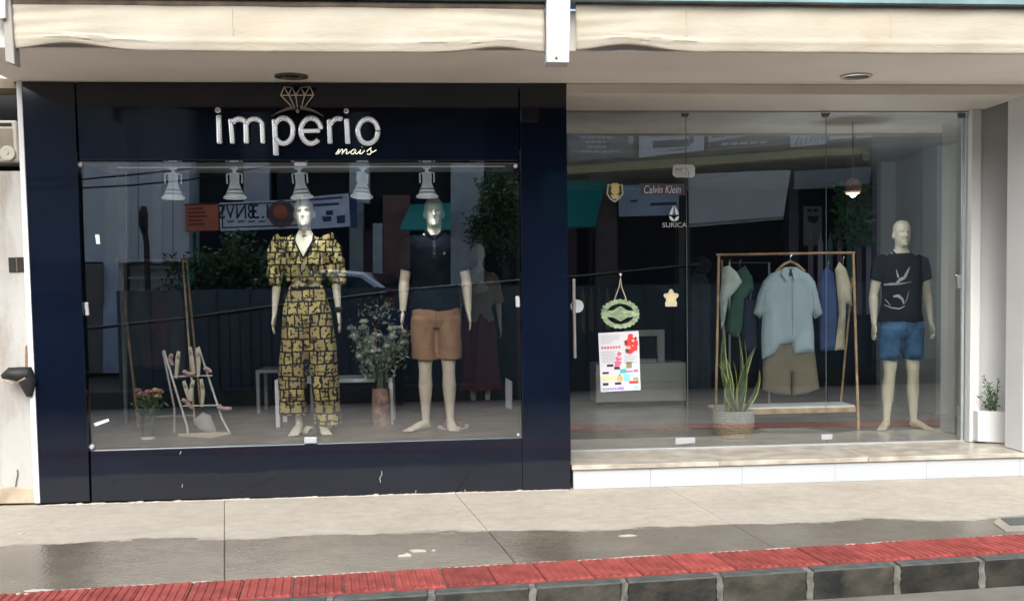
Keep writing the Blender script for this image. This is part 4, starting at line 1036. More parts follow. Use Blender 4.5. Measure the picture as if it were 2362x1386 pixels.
# --- woman in patchwork print set
def patch_print():
    m = mat('black_and_straw_patchwork_cloth', (.74, .60, .25), rough=.85, var=.15, scale=5)
    t, b = nodes_of(m); base = b.inputs['Base Color'].links[0].from_socket
    tc = t.nodes.new('ShaderNodeTexCoord'); sx = t.nodes.new('ShaderNodeSeparateXYZ'); t.links.new(tc.outputs['Object'], sx.inputs[0])
    cb = t.nodes.new('ShaderNodeCombineXYZ'); t.links.new(sx.outputs[0], cb.inputs[0]); t.links.new(sx.outputs[2], cb.inputs[1])
    nd = t.nodes.new('ShaderNodeTexNoise'); nd.inputs['Scale'].default_value = 7; t.links.new(tc.outputs['Object'], nd.inputs['Vector'])
    ds = t.nodes.new('ShaderNodeVectorMath'); ds.operation = 'MULTIPLY_ADD'; ds.inputs[1].default_value = (.045, .045, 0)
    t.links.new(nd.outputs['Color'], ds.inputs[0]); t.links.new(cb.outputs[0], ds.inputs[2])
    br_ = t.nodes.new('ShaderNodeTexBrick'); br_.inputs['Scale'].default_value = 1; br_.inputs['Brick Width'].default_value = .084; br_.inputs['Row Height'].default_value = .096
    br_.inputs['Mortar Size'].default_value = .0065; br_.inputs['Mortar Smooth'].default_value = .1; br_.offset = .37; br_.squash = .72; br_.squash_frequency = 3
    br_.inputs['Color1'].default_value = (1, 1, 1, 1); br_.inputs['Color2'].default_value = (.62, .62, .58, 1); br_.inputs['Mortar'].default_value = (.02, .02, .02, 1)
    t.links.new(ds.outputs[0], br_.inputs['Vector'])
    br2 = t.nodes.new('ShaderNodeTexBrick'); br2.inputs['Scale'].default_value = 1; br2.inputs['Brick Width'].default_value = .053; br2.inputs['Row Height'].default_value = .064; br2.inputs['Mortar Size'].default_value = .0048; br2.offset = .6
    br2.inputs['Color1'].default_value = (1, 1, 1, 1); br2.inputs['Color2'].default_value = (.8, .8, .8, 1); br2.inputs['Mortar'].default_value = (.03, .03, .03, 1); t.links.new(ds.outputs[0], br2.inputs['Vector'])
    n2 = t.nodes.new('ShaderNodeTexNoise'); n2.inputs['Scale'].default_value = 9; t.links.new(cb.outputs[0], n2.inputs['Vector'])
    th2 = t.nodes.new('ShaderNodeMath'); th2.operation = 'GREATER_THAN'; th2.inputs[1].default_value = .52; t.links.new(n2.outputs['Fac'], th2.inputs[0])
    m2 = t.nodes.new('ShaderNodeMix'); m2.data_type = 'RGBA'; m2.inputs[6].default_value = (1, 1, 1, 1); t.links.new(th2.outputs[0], m2.inputs[0]); t.links.new(br2.outputs['Color'], m2.inputs[7])
    vo = t.nodes.new('ShaderNodeTexNoise'); vo.inputs['Scale'].default_value = 34; vo.inputs['Detail'].default_value = 1; t.links.new(cb.outputs[0], vo.inputs['Vector'])
    th = t.nodes.new('ShaderNodeMapRange'); th.inputs[1].default_value = .395; th.inputs[2].default_value = .425; t.links.new(vo.outputs['Fac'], th.inputs[0])
    dk = t.nodes.new('ShaderNodeMix'); dk.data_type = 'RGBA'; dk.inputs[6].default_value = (.03, .028, .025, 1); dk.inputs[7].default_value = (1, 1, 1, 1); t.links.new(th.outputs[0], dk.inputs[0])
    def mul(a, c):
        x = t.nodes.new('ShaderNodeMix'); x.data_type = 'RGBA'; x.blend_type = 'MULTIPLY'; x.inputs[0].default_value = 1; t.links.new(a, x.inputs[6]); t.links.new(c, x.inputs[7]); return x.outputs[2]
    t.links.new(mul(mul(mul(base, br_.outputs['Color']), m2.outputs[2]), dk.outputs[2]), b.inputs['Base Color'])
    return m
M_patch = patch_print()
YW = .70; Hw = U(708, 455, YW).z - FZ; kw = Hw / 1.85
mW = thing('mannequin', (U(713, 900, YW).x, YW, FZ), 'female mannequin in black and straw patchwork crop top and wide trousers', 'mannequin', 'dressed mannequins in the windows')
b_ = remesh(body_mb(False, Hw, foot_l=-.1, foot_r=.3, stance=.085, arm=.012), .0062, 3); sculpt(b_, kw); finish(b_, 'body', M_skinp, mW)
mb = MB()
def PW(x, y, z): return (x * kw, y * kw, z * kw)
T = [(1.195, .146, .106, -.004), (1.225, .150, .108, -.006), (1.27, .152, .116, -.010), (1.33, .158, .138, -.024), (1.40, .162, .120, -.010), (1.47, .160, .098, .002), (1.52, .125, .082, .008), (1.552, .080, .066, .008)]
mb.tube([PW(0, y, z) for z, a, b, y in T], [(a * kw, b * kw) for z, a, b, y in T], 28)
for sg_ in (-1, 1):
    mb.tube([PW(sg_ * .10, .006, 1.50), PW(sg_ * .165, .006, 1.50), PW(sg_ * .203, .008, 1.43), PW(sg_ * .222, .012, 1.34), PW(sg_ * .236, .016, 1.25), PW(sg_ * .240, .014, 1.175)], [(.05 * kw, .06 * kw), (.080 * kw, .075 * kw), (.084 * kw, .080 * kw), (.078 * kw, .076 * kw), (.070 * kw, .068 * kw), (.054 * kw, .054 * kw)], 20)
s_ = remesh(mb, .009, 3); cloth_noise(s_, .020 * kw, 45, 20, 4)
bm = bmesh.new(); bm.from_mesh(s_)
kill = [f for f in bm.faces if (lambda c: c.y < 0 and c.z > 1.375 * kw and abs(c.x) < (c.z - 1.375 * kw) * .52 and c.z < 1.60 * kw)(f.calc_center_median())]
bmesh.ops.delete(bm, geom=kill, context='FACES'); bm.to_mesh(s_); bm.free()
top = finish(s_, 'crop_top', M_patch, mW)
M_blkc = mat('black_cotton_edge', (.012, .012, .014), rough=.9)
vn = MB()
for sg_ in (-1, 1): vn.tube([PW(0, -.150, 1.37), PW(sg_ * .036, -.135, 1.44), PW(sg_ * .070, -.095, 1.51), PW(sg_ * .070, -.02, 1.56)], [(.007, .004)] * 4, 8)
localpart('neck_edge', vn, M_blkc, top)
ck = MB(); ck.tube([PW(.052 * math.cos(t), .004 - .052 * math.sin(t), 1.56 - .014 * math.sin(t)) for t in [R(a) for a in range(0, 361, 24)]], .004, 6, ref=(0, 0, 1)); localpart('choker', ck, M_blkc, mW)
mb = MB()
mb.tube([PW(0, .002, z) for z in (1.165, 1.10, 1.03, .95, .86, .80)], [(.132 * kw, .100 * kw), (.146 * kw, .112 * kw), (.168 * kw, .124 * kw), (.188 * kw, .134 * kw), (.186 * kw, .13 * kw), (.12 * kw, .09 * kw)], 28)
for sg_ in (-1, 1):
    zb = .155 if sg_ < 0 else .06
    mb.tube([PW(sg_ * x, y, z) for x, y, z in ((.085, 0, .90), (.104, 0, .75), (.119, -.004, .58), (.128, -.004, .40), (.132, 0, .25), (.135, 0, zb))], [(.106 * kw, .122 * kw), (.108 * kw, .118 * kw), (.108 * kw, .112 * kw), (.108 * kw, .108 * kw), (.110 * kw, .108 * kw), (.112 * kw, .108 * kw)], 22)
s_ = remesh(mb, .009, 5); cloth_noise(s_, .010 * kw, 40, 6, 8); trs = finish(s_, 'trousers', M_patch, mW)
localpart('waistband', drape(trs, [(-.11 * kw, 1.145 * kw), (.11 * kw, 1.145 * kw)], .022, .004), M_blkc, trs)
cf = MB(); wx = (.158 + .074 + .017) * kw; cf.tube([(wx, -.024 * kw, .99 * kw), (wx, -.030 * kw, .95 * kw)], [(.034, .032), (.031, .03)], 14); localpart('wrist_cuff', cf, M_blkc, mW)
hb = thing('handbag', (mW.location.x - .2, YW, FZ + .8), 'small dark handbag hanging by the female mannequin hand', 'handbag')
hp = puff([(U(a, b, YW - .06).x, U(a, b, YW - .06).z) for a, b in ((657, 695), (680, 690), (690, 712), (684, 745), (664, 752), (652, 738))], YW + .0, .03, .04, .02, .002)
part('bag_body', hp, mat('midnight_leather', (.02, .022, .035), rough=.45), hb, smooth=True)
part('strap', MB().tube([U(660, 700, YW), U(655, 680, YW), U(668, 672, YW), U(680, 694, YW)], .006, 6), mat('midnight_leather', (.02, .022, .035)), hb, smooth=True)
# --- mannequin farther back in beige blouse and burgundy skirt
YC = 4.6; zb = SZ
mC = thing('mannequin', (U(1108, 900, YC).x, YC, zb), 'long haired mannequin in beige blouse and burgundy wide skirt deep inside shop', 'mannequin', 'dressed mannequins in the windows')
Hc = U(1108, 560, YC).z - zb; kc = Hc / 1.85
b_ = remesh(body_mb(False, Hc, stance=.08), .009, 3); finish(b_, 'body', M_skinp, mC)
mb = shirt_mb(kc * .9, 1.0, 1.2, loose=.01); mb.v = [(x, y, z * 1.09 - .0) for x, y, z in mb.v]
s_ = remesh(mb, .012, 4); cloth_noise(s_, .012, 30, 14, 21); finish(s_, 'blouse', mat('beige_blouse_cloth', (.42, .37, .27), rough=.9), mC)
mb = MB(); mb.tube([(0, 0, z * kc) for z in (1.08, .98, .8, .5, .22)], [(.13, .10), (.175, .13), (.20, .15), (.215, .16), (.235, .17)], 28); s_ = remesh(mb, .012, 3); cloth_noise(s_, .014, 40, 3, 22); finish(s_, 'skirt', mat('burgundy_cloth', (.13, .022, .035), rough=.9), mC)
hr = MB(); hr.tube([(0, .02, 1.87 * kc), (0, .03, 1.80 * kc), (0, .05, 1.68 * kc), (0, .06, 1.50 * kc), (0, .06, 1.38 * kc)], [(.05, .06), (.088, .10), (.09, .085), (.085, .05), (.05, .03)], 18); s_ = remesh(hr, .01, 3); cloth_noise(s_, .01, 60, 10, 23); finish(s_, 'hair', mat('brown_wig_hair', (.10, .07, .04), rough=.6, var=.4, scale=60), mC)

# ------------------------------------------------------------------ things in the display window
M_lampw = mat('glowing_lamp_white', (.88, .90, .88), rough=.25, var=.03, emit=.10)  # glow added to brighten shade, mount, yoke and rail alike
YL = .50
def spot():
    t_ = thing('spotlight', (0, 0, 0), 'x', 'spotlight', 'white track spotlights in the display window')
    part('ceiling_mount', MB().lathe([(.03, 0), (.03, -.02), (.012, -.022), (.012, -.05)], (0, 0, 0), 14), M_lampw, t_, smooth=True)
    part('yoke', MB().tube([(-.058, 0, -.125), (-.060, 0, -.055), (0, 0, -.045), (.060, 0, -.055), (.058, 0, -.125)], .006, 6, ref=(0, 1, 0)), M_lampw, t_, smooth=True)
    part('lamp_shade', MB().lathe([(.0001, -.05), (.034, -.052), (.036, -.075), (.034, -.11), (.038, -.135), (.050, -.165), (.062, -.195), (.070, -.215), (.084, -.222), (.086, -.236), (.078, -.240), (.066, -.225), (.03, -.16), (.0001, -.15)], (0, 0, 0), 24), M_lampw, t_, smooth=True)
    part('rib', MB().lathe([(.052, -.168), (.058, -.176), (.056, -.18)], (0, 0, 0), 24).lathe([(.063, -.196), (.069, -.204), (.067, -.208)], (0, 0, 0), 24), mat('grey_lamp_band', (.45, .46, .45), rough=.3), t_, smooth=True)
    part('lamp_glass', MB().lathe([(.0001, -.20), (.06, -.206), (.0601, -.21), (.0001, -.214)], (0, 0, 0), 20), mat('frosted_lamp_glass', (.9, .88, .82), rough=.2, emit=1.0), t_, smooth=True)  # glow added to the lamp glass
    return t_
s0 = spot()
names = ['first white bell shaped track spotlight from the left in display window', 'second white bell shaped track spotlight from the left in display window', 'white track spotlight above the patchwork mannequin', 'white track spotlight between the two window mannequins', 'white track spotlight above the bald mannequin in polo shirt']
for i, (a, rz, tl) in enumerate(((400, .1, .02), (541, -.2, .0), (690, .5, -.08), (838, .9, .1), (985, -.4, .0))):
    o = s0 if i == 0 else copy_tree(s0)
    ld = bpy.data.lights.new('spot_fill', 'SPOT'); ld.energy = 2.8; ld.spot_size = R(80); ld.spot_blend = .7; ld.shadow_soft_size = .05; ld.color = (1, .95, .88)  # light added under each lamp to brighten the mannequins
    lo = bpy.data.objects.new('spot_fill', ld); col.objects.link(lo); lo.parent = o; lo.location = (0, 0, -.25); lo.rotation_euler = (R(14), 0, -rz)
    p = U(a, 420, YL); o.location = (p.x, YL, 2.445); o.rotation_euler = (0, tl, rz); o['label'] = names[i]
tr = thing('light_track', (-1, YL, 2.44), 'thin white track strip carrying the spotlights on display ceiling', 'track')
part('rail', MB().box(-2.4, .5, YL - .012, YL + .012, 2.4385, 2.4435), M_lampw, tr)

# wooden clothes rack at the left with dark garments
M_oak = mat('light_oak', (.44, .28, .14), rough=.6, var=.3, scale=9, c2=(.52, .36, .19))
def bar(mb, a, b, w_, Y0=None):
    return mb.tube([a, b], [(w_ * .7, w_ * .7)] * 2, 4, ref=(1, 1, 0))
rk = thing('clothes_rack', G(370, 985, FZ), 'light wooden clothes rack holding dark garments at left of display window', 'clothes rack', 'wooden clothes racks')
Yf, Yb = G(316, 985, FZ).y, G(316, 985, FZ).y + .35
def pole(n_, a, b, Y0, Y1, w_=.016): part('post' if n_ else 'rail', bar(MB(), U(*a, Y0), U(*b, Y1), w_), M_oak, rk)
pole(1, (319, 985), (276, 590), Yf, Yf + .2); pole(1, (322, 970), (268, 592), Yf + .4, Yf + .25)
pole(1, (450, 980), (421, 590), Yf, Yf + .2); pole(1, (462, 930), (429, 592), Yf + .4, Yf + .25)
pole(0, (272, 600), (428, 600), Yf + .22, Yf + .22, .012); pole(0, (318, 962), (450, 958), Yf + .05, Yf + .05, .012)
def garment(name, pts, Y, m, lab, cat='garment', T=.035, w_=.06, fold=.012, seed=0, group=None, step=.03, extra=None):
    O = pxo(pts, Y); xs_ = [p[0] for p in O]; t_ = thing(name, (sum(xs_) / len(xs_), Y, min(p[1] for p in O)), lab, cat, group)
    b = part('cloth', puff(O, Y, T, w_, step, fold, seed=seed), m, t_, smooth=True)
    hk = max(range(len(O)), key=lambda i: O[i][1]); cx_ = t_.location.x; zt = O[hk][1]
    part('hanger_hook', MB().tube([(cx_, Y, zt - .02), (cx_, Y, zt + .03), (cx_ + .012, Y, zt + .05)], .003, 5), mat('hanger_wire', (.35, .33, .30), rough=.4, metal=.7), t_)
    return t_
def mth_(n, c, **k): return mat(n, c, rough=.92, var=.2, scale=6, bump=.7, bscale=12, **k)
Yg = Yf + .24
garment('hanging_jacket', [(300, 690), (318, 668), (338, 664), (352, 680), (360, 780), (356, 852), (300, 850), (294, 760)], Yg, mth_('charcoal_brown_cloth', (.05, .042, .036)), 'charcoal brown jacket nearest the left post of the window clothes rack', seed=3)
garment('hanging_blouse', [(336, 672), (352, 660), (372, 664), (388, 690), (392, 760), (384, 850), (350, 852), (344, 760)], Yg - .04, mth_('dark_plum_cloth', (.055, .022, .038)), 'dark plum top at the middle of the window clothes rack', seed=4)
garment('hanging_coat', [(376, 680), (394, 664), (412, 670), (424, 694), (430, 800), (428, 880), (384, 878), (380, 770)], Yg + .03, mth_('slate_cloth', (.035, .038, .045)), 'long slate coat nearest the right post of the window clothes rack', seed=5)

# vase of pink flowers
M_cg = glassmat('clear_vase_glass', .10, (.93, .95, .95))
def leafcard(mb, c, d_, L, w_):
    d_ = Vector(d_).normalized(); s_ = d_.cross(Vector((rng.uniform(-1, 1), rng.uniform(-1, 1), rng.uniform(-1, 1)))).normalized() * w_
    mb.add([c, c + d_ * L * .45 + s_, c + d_ * L, c + d_ * L * .45 - s_], [(0, 1, 2, 3)])
def rose(mb, c, r_):
    for ring, (k, rr, up) in enumerate(((6, 1.0, .1), (5, .7, .45), (4, .4, .8))):
        for i in range(k):
            a = 6.283 * i / k + ring * .5; d_ = Vector((math.cos(a), math.sin(a), 0)); t_ = Vector((-d_.y, d_.x, 0)); b = c + Vector((0, 0, r_ * up * .4))
            p0 = b + d_ * r_ * rr * .45; p1 = b + d_ * r_ * rr + Vector((0, 0, r_ * (.25 + up * .4)))
            mb.add([p0 - t_ * r_ * .35, p0 + t_ * r_ * .35, p1 + t_ * r_ * .42, p1 + d_ * r_ * .1 + Vector((0, 0, r_ * .12)), p1 - t_ * r_ * .42], [(0, 1, 2, 3, 4)])
YV = G(342, 1012, FZ).y; vb = G(342, 1012, FZ)
vs_ = thing('flower_vase', (vb.x, YV, FZ), 'clear glass vase with low pink roses at left front of display window', 'vase of flowers')
part('vase', MB().lathe([(.0001, .002), (.042, .002), (.046, .03), (.044, .10), (.036, .165), (.044, .19)], (vb.x, YV, FZ), 20), M_cg, vs_, smooth=True)
part('vase_base', MB().lathe([(.0001, .001), (.052, .001), (.052, .018), (.0001, .022)], (vb.x, YV, FZ), 20), mat('white_ceramic', (.8, .82, .82), rough=.2), vs_, smooth=True)
lf = MB(); sm = MB()
M_stem = mat('stem_green', (.06, .11, .03), rough=.6, var=.3, scale=20); M_leaf = mat('leaf_green', (.07, .13, .035), rough=.55, var=.4, scale=15, c2=(.11, .17, .05))
rc = {0: mat('rose_pink_petal', (.80, .46, .40), rough=.6, var=.2, scale=30), 1: mat('peach_petal', (.86, .64, .44), rough=.6, var=.2, scale=30)}
for i in range(17):
    q = U(342 + rng.uniform(-30, 30), 909 + rng.uniform(-7, 10), YV + rng.uniform(-.07, .07)); b0 = Vector((vb.x + rng.uniform(-.02, .02), YV + rng.uniform(-.02, .02), FZ + .04))
    sm.tube([b0, b0.lerp(q, .6), q], .0035, 5)
    fm = MB(); rose(fm, q, rng.uniform(.026, .036)); part('rose', fm, rc[0] if q.x < vb.x + .02 else rc[1], vs_)
for i in range(150):
    q = U(342 + rng.normal(0, 15), 935 + rng.normal(0, 10), YV + rng.normal(0, .045)); leafcard(lf, q, (rng.normal(), rng.normal(), rng.normal() + .5), rng.uniform(.03, .06), .012)
part('stem', sm, M_stem, vs_)['kind'] = 'stuff'; part('leaf', lf, M_leaf, vs_)['kind'] = 'stuff'

# A-frame rack hung with shoes and straps
Ya = .74
M_wst = mat('white_steel_rod', (.74, .72, .68), rough=.4)
af = thing('folding_shoe_rack', U(455, 1000, Ya), 'white folding A-frame rack hung with pale sandals in display window', 'shoe rack')
for a, b, y0, y1 in (((434, 1004), (432, 985), Ya - .05, Ya - .05), ((432, 985), (378, 808), Ya - .05, Ya + .05), ((531, 1000), (512, 965), Ya, Ya), ((512, 965), (458, 800), Ya, Ya + .08), ((402, 1004), (402, 940), Ya + .3, Ya + .3), ((402, 940), (376, 810), Ya + .3, Ya + .1)):
    part('rod', MB().tube([U(*a, y0), U(*b, y1)], .0085, 8), M_wst, af, smooth=True)
for y_ in (868, 936): part('cross_bar', MB().tube([U(400 + (y_ - 868) * .31, y_, Ya), U(490 + (y_ - 868) * .31, y_ - 2, Ya)], .006, 6), M_wst, af)
part('foot_tray', MB().px([(410, 1000), (530, 996), (527, 1002), (486, 1010), (412, 1006)], Ya - .16, .02), mat('pale_wood_tray', (.5, .42, .30)), af)
M_ivory = mat('ivory_sandal', (.66, .60, .47), rough=.6, var=.15, scale=20); M_blush = mat('blush_leather', (.58, .40, .36), rough=.6, var=.25, scale=20); M_greyl = mat('grey_canvas', (.40, .39, .36), rough=.8)
def sandal(pts, Y, m, lab, w_=.022):
    P = [U(*p, Y) for p in pts]; c = P[0]
    t_ = thing('sandal', c, lab, 'sandal', 'sandals on the folding shoe rack')
    part('sole', MB().tube(P, [(w_ * .8, .008), *[(w_, .010)] * (len(P) - 2), (w_ * .7, .008)], 10), m, t_, smooth=True)
    k = len(P) // 2; a, b = P[k - 1], P[k]; md = (a + b) / 2; d_ = (b - a).normalized(); n = Vector((-d_.z, 0, d_.x))
    part('strap', MB().tube([md + n * w_ * .9, md + Vector((0, -.03, 0)), md - n * w_ * .9], [(.012, .003)] * 3, 6, ref=tuple(d_)), m, t_)
for pts, m, lab in ((((412, 810), (409, 835), (406, 872)), M_ivory, 'ivory sandal hanging upright at the left of shoe rack'), (((438, 800), (442, 825), (448, 862)), M_ivory, 'ivory sandal hanging at centre top of shoe rack'),
                    (((455, 802), (458, 830), (458, 868)), M_ivory, 'ivory sandal hanging beside the right rod top'), (((424, 878), (430, 900), (436, 922)), M_ivory, 'ivory sandal hanging lower left in shoe rack'),
                    (((446, 876), (441, 900), (440, 925)), M_ivory, 'ivory sandal hanging lower middle in shoe rack'), (((464, 874), (468, 905), (466, 938)), M_ivory, 'ivory sandal hanging lower right in shoe rack'),
                    (((396, 816), (392, 828), (398, 842)), M_blush, 'blush sandal toe at upper left of shoe rack'), (((422, 855), (434, 862), (448, 862)), M_blush, 'blush sandal resting on upper bar of shoe rack'),
                    (((470, 848), (480, 852), (488, 858)), M_blush, 'blush sandal on the right rod of shoe rack'), (((420, 920), (434, 930), (444, 942)), M_blush, 'blush sandal lying low left of shoe rack'),
                    (((502, 940), (514, 942), (534, 942)), M_blush, 'blush sandal poking out past right rod')):
    sandal(pts, Ya - .03 + rng.uniform(-.03, .03), m, lab, .017)
cv = thing('canvas_sling', U(470, 975, Ya), 'grey canvas sling draped low across the folding shoe rack', 'canvas sling')
part('cloth', puff(pxo([(446, 968), (468, 950), (486, 958), (496, 985), (502, 1000), (478, 1000), (458, 990)], Ya - .06), Ya - .06, .03, .06, .02, .006, seed=4), M_greyl, cv, smooth=True)

# small white tables
M_wtab = mat('white_lacquer', (.80, .84, .84), rough=.35, var=.03)
def table(p0, p1, z0, zt, dep, lab, w_=.03, top_t=.03):
    t_ = thing('side_table', ((p0.x + p1.x) / 2, p0.y, FZ), lab, 'side table', 'white side tables in the display window')
    part('table_top', MB().box(p0.x - w_ / 2, p1.x + w_ / 2, p0.y - w_ / 2, p0.y + dep, zt - top_t, zt), M_wtab, t_, bevel=.003)
    for x in (p0.x, p1.x):
        for y in (p0.y, p0.y + dep - w_ / 2): part('leg', MB().box(x - w_ / 2, x + w_ / 2, y - w_ / 2, y + w_ / 2, z0, zt - top_t), M_wtab, t_)
    return t_
pA, pB2 = G(642, 985, FZ), G(903, 979, FZ)
table(pA, pB2, FZ, U(642, 876, pA.y).z, .45, 'white square table behind the patchwork mannequin', .034, .034)
pA, pB2 = G(597, 954, FZ), G(720, 952, FZ)
t2 = table(pA, pB2, FZ, U(597, 853, pA.y).z, .5, 'grey framed low table farther back left of patchwork mannequin', .03, .03)
for ch in t2.children: ch.data.materials.clear(); ch.data.materials.append(mat('grey_lacquer', (.34, .33, .33), rough=.5))
# red patterned tall vase with white roses
vq = G(880, 982, FZ); Yv = vq.y
tv = thing('flower_vase', (vq.x, Yv, FZ), 'tall reddish vase with a loose spray of white roses between the mannequins', 'vase of flowers')
zt = U(880, 895, Yv).z - FZ
part('vase', MB().lathe([(.0001, .002), (.075, .002), (.078, zt * .5), (.072, zt), (.06, zt), (.066, zt * .5), (.0001, .02)], (vq.x, Yv, FZ), 22), mat('mottled_terracotta_glaze', (.20, .10, .08), rough=.35, var=.6, scale=14, c2=(.34, .22, .18)), tv, smooth=True)
part('glass_tube', MB().lathe([(.05, zt - .02), (.05, zt + .22)], (vq.x, Yv, FZ), 20), M_cg, tv, smooth=True)
sm, lf, pt = MB(), MB(), []
M_sage = mat('sage_leaf', (.15, .20, .13), rough=.6, var=.4, scale=20, c2=(.24, .29, .21))
for i in range(46):
    u_ = rng.uniform(-1, 1); q = U(876 + 62 * u_ + rng.normal(0, 6), 790 + 45 * rng.uniform(-1, .75) + 30 * abs(u_) * rng.uniform(-.2, .6), Yv + rng.normal(0, .10)); b0 = Vector((vq.x + u_ * .03, Yv, FZ + zt))
    sm.tube([b0, b0.lerp(q, .5) + Vector((-u_ * .05, 0, .04)), q], .0035, 5)
    if i < 38: fm = MB(); rose(fm, q, rng.uniform(.024, .038)); part('rose', fm, mat('white_petal', (.88, .88, .78), rough=.6, var=.15, scale=40), tv)
    for k in range(16):
        c = b0.lerp(q, rng.uniform(.45, 1.08)) + Vector((rng.normal(0, .03), rng.normal(0, .03), rng.normal(0, .03))); leafcard(lf, c, (rng.normal(), rng.normal(), rng.normal() + .4), rng.uniform(.03, .055), .011)
for i in range(120):
    q = U(870 + rng.normal(0, 26), 720 + rng.normal(0, 18), Yv + rng.normal(0, .08)); leafcard(lf, q, (rng.normal(), rng.normal(), rng.normal() + .4), rng.uniform(.03, .05), .009)
part('stem', sm, M_sage, tv)['kind'] = 'stuff'; part('leaf', lf, M_sage, tv)['kind'] = 'stuff'
# footwear on the display floor
def shoe(pxc, pyc, Y, m_sole, m_up, lab, rz, L=.24, w_=.09):
    c = G(pxc, pyc, FZ); c = Vector((c.x, c.y, FZ)); t_ = thing('slide_sandal', c, lab, 'sandal', 'slide sandals on the display floor')
    n = 18; ring = [(w_ / 2 * (1 + .12 * math.cos(6.283 * i / n)) * math.sin(6.283 * i / n), L / 2 * math.cos(6.283 * i / n)) for i in range(n)]
    rot = lambda x, y: (x * math.cos(rz) - y * math.sin(rz), x * math.sin(rz) + y * math.cos(rz))
    part('sole', MB().prism([(c.x + rot(x, y)[0], c.y + rot(x, y)[1], FZ + .001) for x, y in ring], (0, 0, .026)), m_sole, t_, bevel=.004)
    mb = MB(); q = []
    for j in range(3):
        y = -L * .05 - j * L * .13
        q += [(c.x + rot(w_ * .52 * math.cos(a), y)[0], c.y + rot(w_ * .52 * math.cos(a), y)[1], FZ + .02 + (.058 - .006 * j) * math.sin(a)) for a in [math.pi * i / 10 for i in range(11)]]
    mb.add(q, [(j * 11 + i, j * 11 + i + 1, j * 11 + 12 + i, j * 11 + 11 + i) for j in range(2) for i in range(10)])
    o = part('upper', mb, m_up, t_, smooth=True); s_ = o.modifiers.new('t', 'SOLIDIFY'); s_.thickness = .006
M_wsole = mat('white_foam_sole', (.82, .82, .80), rough=.6); M_rust = mat('rust_leather', (.22, .075, .04), rough=.6, var=.2)
shoe(1030, 990, .4, M_wsole, M_rust, 'rust leather slide with white sole nearest the bald mannequin', .5); shoe(1062, 989, .4, M_wsole, M_rust, 'rust leather slide with white sole at right of its pair', -.5)
M_bsole = mat('black_rubber', (.012, .012, .013), rough=.6); M_cup = mat('cream_leather', (.62, .58, .45), rough=.6)
shoe(708, 1004, .4, M_bsole, M_cup, 'black soled sandal with cream strap at the patchwork mannequin foot', .7); shoe(735, 1003, .4, M_bsole, M_bsole, 'all black sandal beside the patchwork mannequin foot', -.9)

# ------------------------------------------------------------------ things behind the clear glass front
Yr = G(1980, 990, SZ).y
rk = thing('clothes_rack', G(1815, 985, SZ), 'wooden A-frame clothes rack with white shelf behind clear glass front', 'clothes rack', 'wooden clothes racks')
Yt = Yr + .20
pole(1, (1980, 992), (1968, 584), Yr, Yt, .020); pole(1, (1650, 995), (1658, 588), Yr, Yt, .020)
pole(1, (1938, 940), (1966, 640), Yr + .5, Yt + .05, .016); pole(1, (1672, 930), (1665, 600), Yr + .5, Yt + .05, .016)
pole(0, (1652, 588), (1972, 583), Yt, Yt, .016)
zs = U(1860, 940, Yr + .02).z
part('shelf', MB().box(U(1655, 940, Yr).x, U(1975, 940, Yr).x, Yr + .03, Yr + .40, zs - .008, zs + .012), M_wtab, rk, bevel=.002)
part('shelf_rail', MB().box(U(1655, 948, Yr).x, U(1975, 948, Yr).x, Yr + .006, Yr + .028, zs - .048, zs - .004), M_oak, rk, bevel=.002)
# light blue shirt with khaki shorts, facing the street
Ys = Yt - .03
sh_ = thing('hanging_shirt', U(1818, 812, Ys), 'light blue short sleeved shirt with uneven hem facing street on wooden rack', 'shirt', 'garments on the wooden rack behind glass')
O = pxo([(1800, 622), (1812, 616), (1836, 616), (1846, 622), (1866, 632), (1880, 650), (1898, 724), (1880, 736), (1874, 728), (1878, 770), (1878, 812), (1832, 818), (1826, 792), (1800, 796), (1784, 820), (1758, 828), (1756, 780), (1758, 726), (1754, 734), (1738, 724), (1748, 680), (1760, 650), (1776, 632)], Ys)
M_lblue = mat('light_blue_cotton', (.40, .50, .56), rough=.9, var=.06, scale=5, bump=.7, bscale=13)
cl_ = part('cloth', puff(O, Ys, .060, .085, .016, .011, ffreq=11, seed=12), M_lblue, sh_, smooth=True)
mb = MB()
for sgn in (-1, 1): mb.prism([U(1824 + sgn * 2, 622, Ys - .075), U(1824 + sgn * 17, 618, Ys - .055), U(1824 + sgn * 22, 632, Ys - .07), U(1824 + sgn * 9, 648, Ys - .082)], (0, .008, 0))
part('collar', mb, M_lblue, sh_)
part('neck_opening', MB().px([(1814, 620), (1834, 620), (1830, 634), (1824, 638), (1818, 634)], Ys - .066, .004), mat('dark_label_cloth', (.03, .03, .035)), sh_)
off_ = off_of(sh_)
def drw(o, pts, wd, m, nm, parent, lift=.003):
    of = off_of(parent); q = drape(o, [(U(a, b, Ys - .05).x - of.x, U(a, b, Ys - .05).z - of.z) for a, b in pts], wd, lift, 5)
    return localpart(nm, q, m, parent)
drw.__doc__ = 'seam on a garment'
M_bseam = mat('blue_seam', (.27, .36, .42))
drw(cl_, [(1826, 640), (1827, 700), (1827, 788)], .010, M_bseam, 'placket', sh_)
drw(cl_, [(1768, 668), (1762, 700), (1759, 726)], .006, M_bseam, 'sleeve_seam', sh_); drw(cl_, [(1872, 664), (1876, 700), (1876, 728)], .006, M_bseam, 'sleeve_seam', sh_)
part('hanger', MB().tube([U(1790, 626, Ys), U(1808, 610, Ys), U(1823, 603, Ys), U(1838, 610, Ys), U(1856, 626, Ys)], [(.012, .012)] * 5, 8, ref=(0, 1, 0)), M_oak, sh_, smooth=True)
part('hanger_hook', MB().tube([U(1823, 604, Ys), U(1823, 592, Ys), U(1828, 586, Ys + .01)], .004, 6), M_steel, sh_)
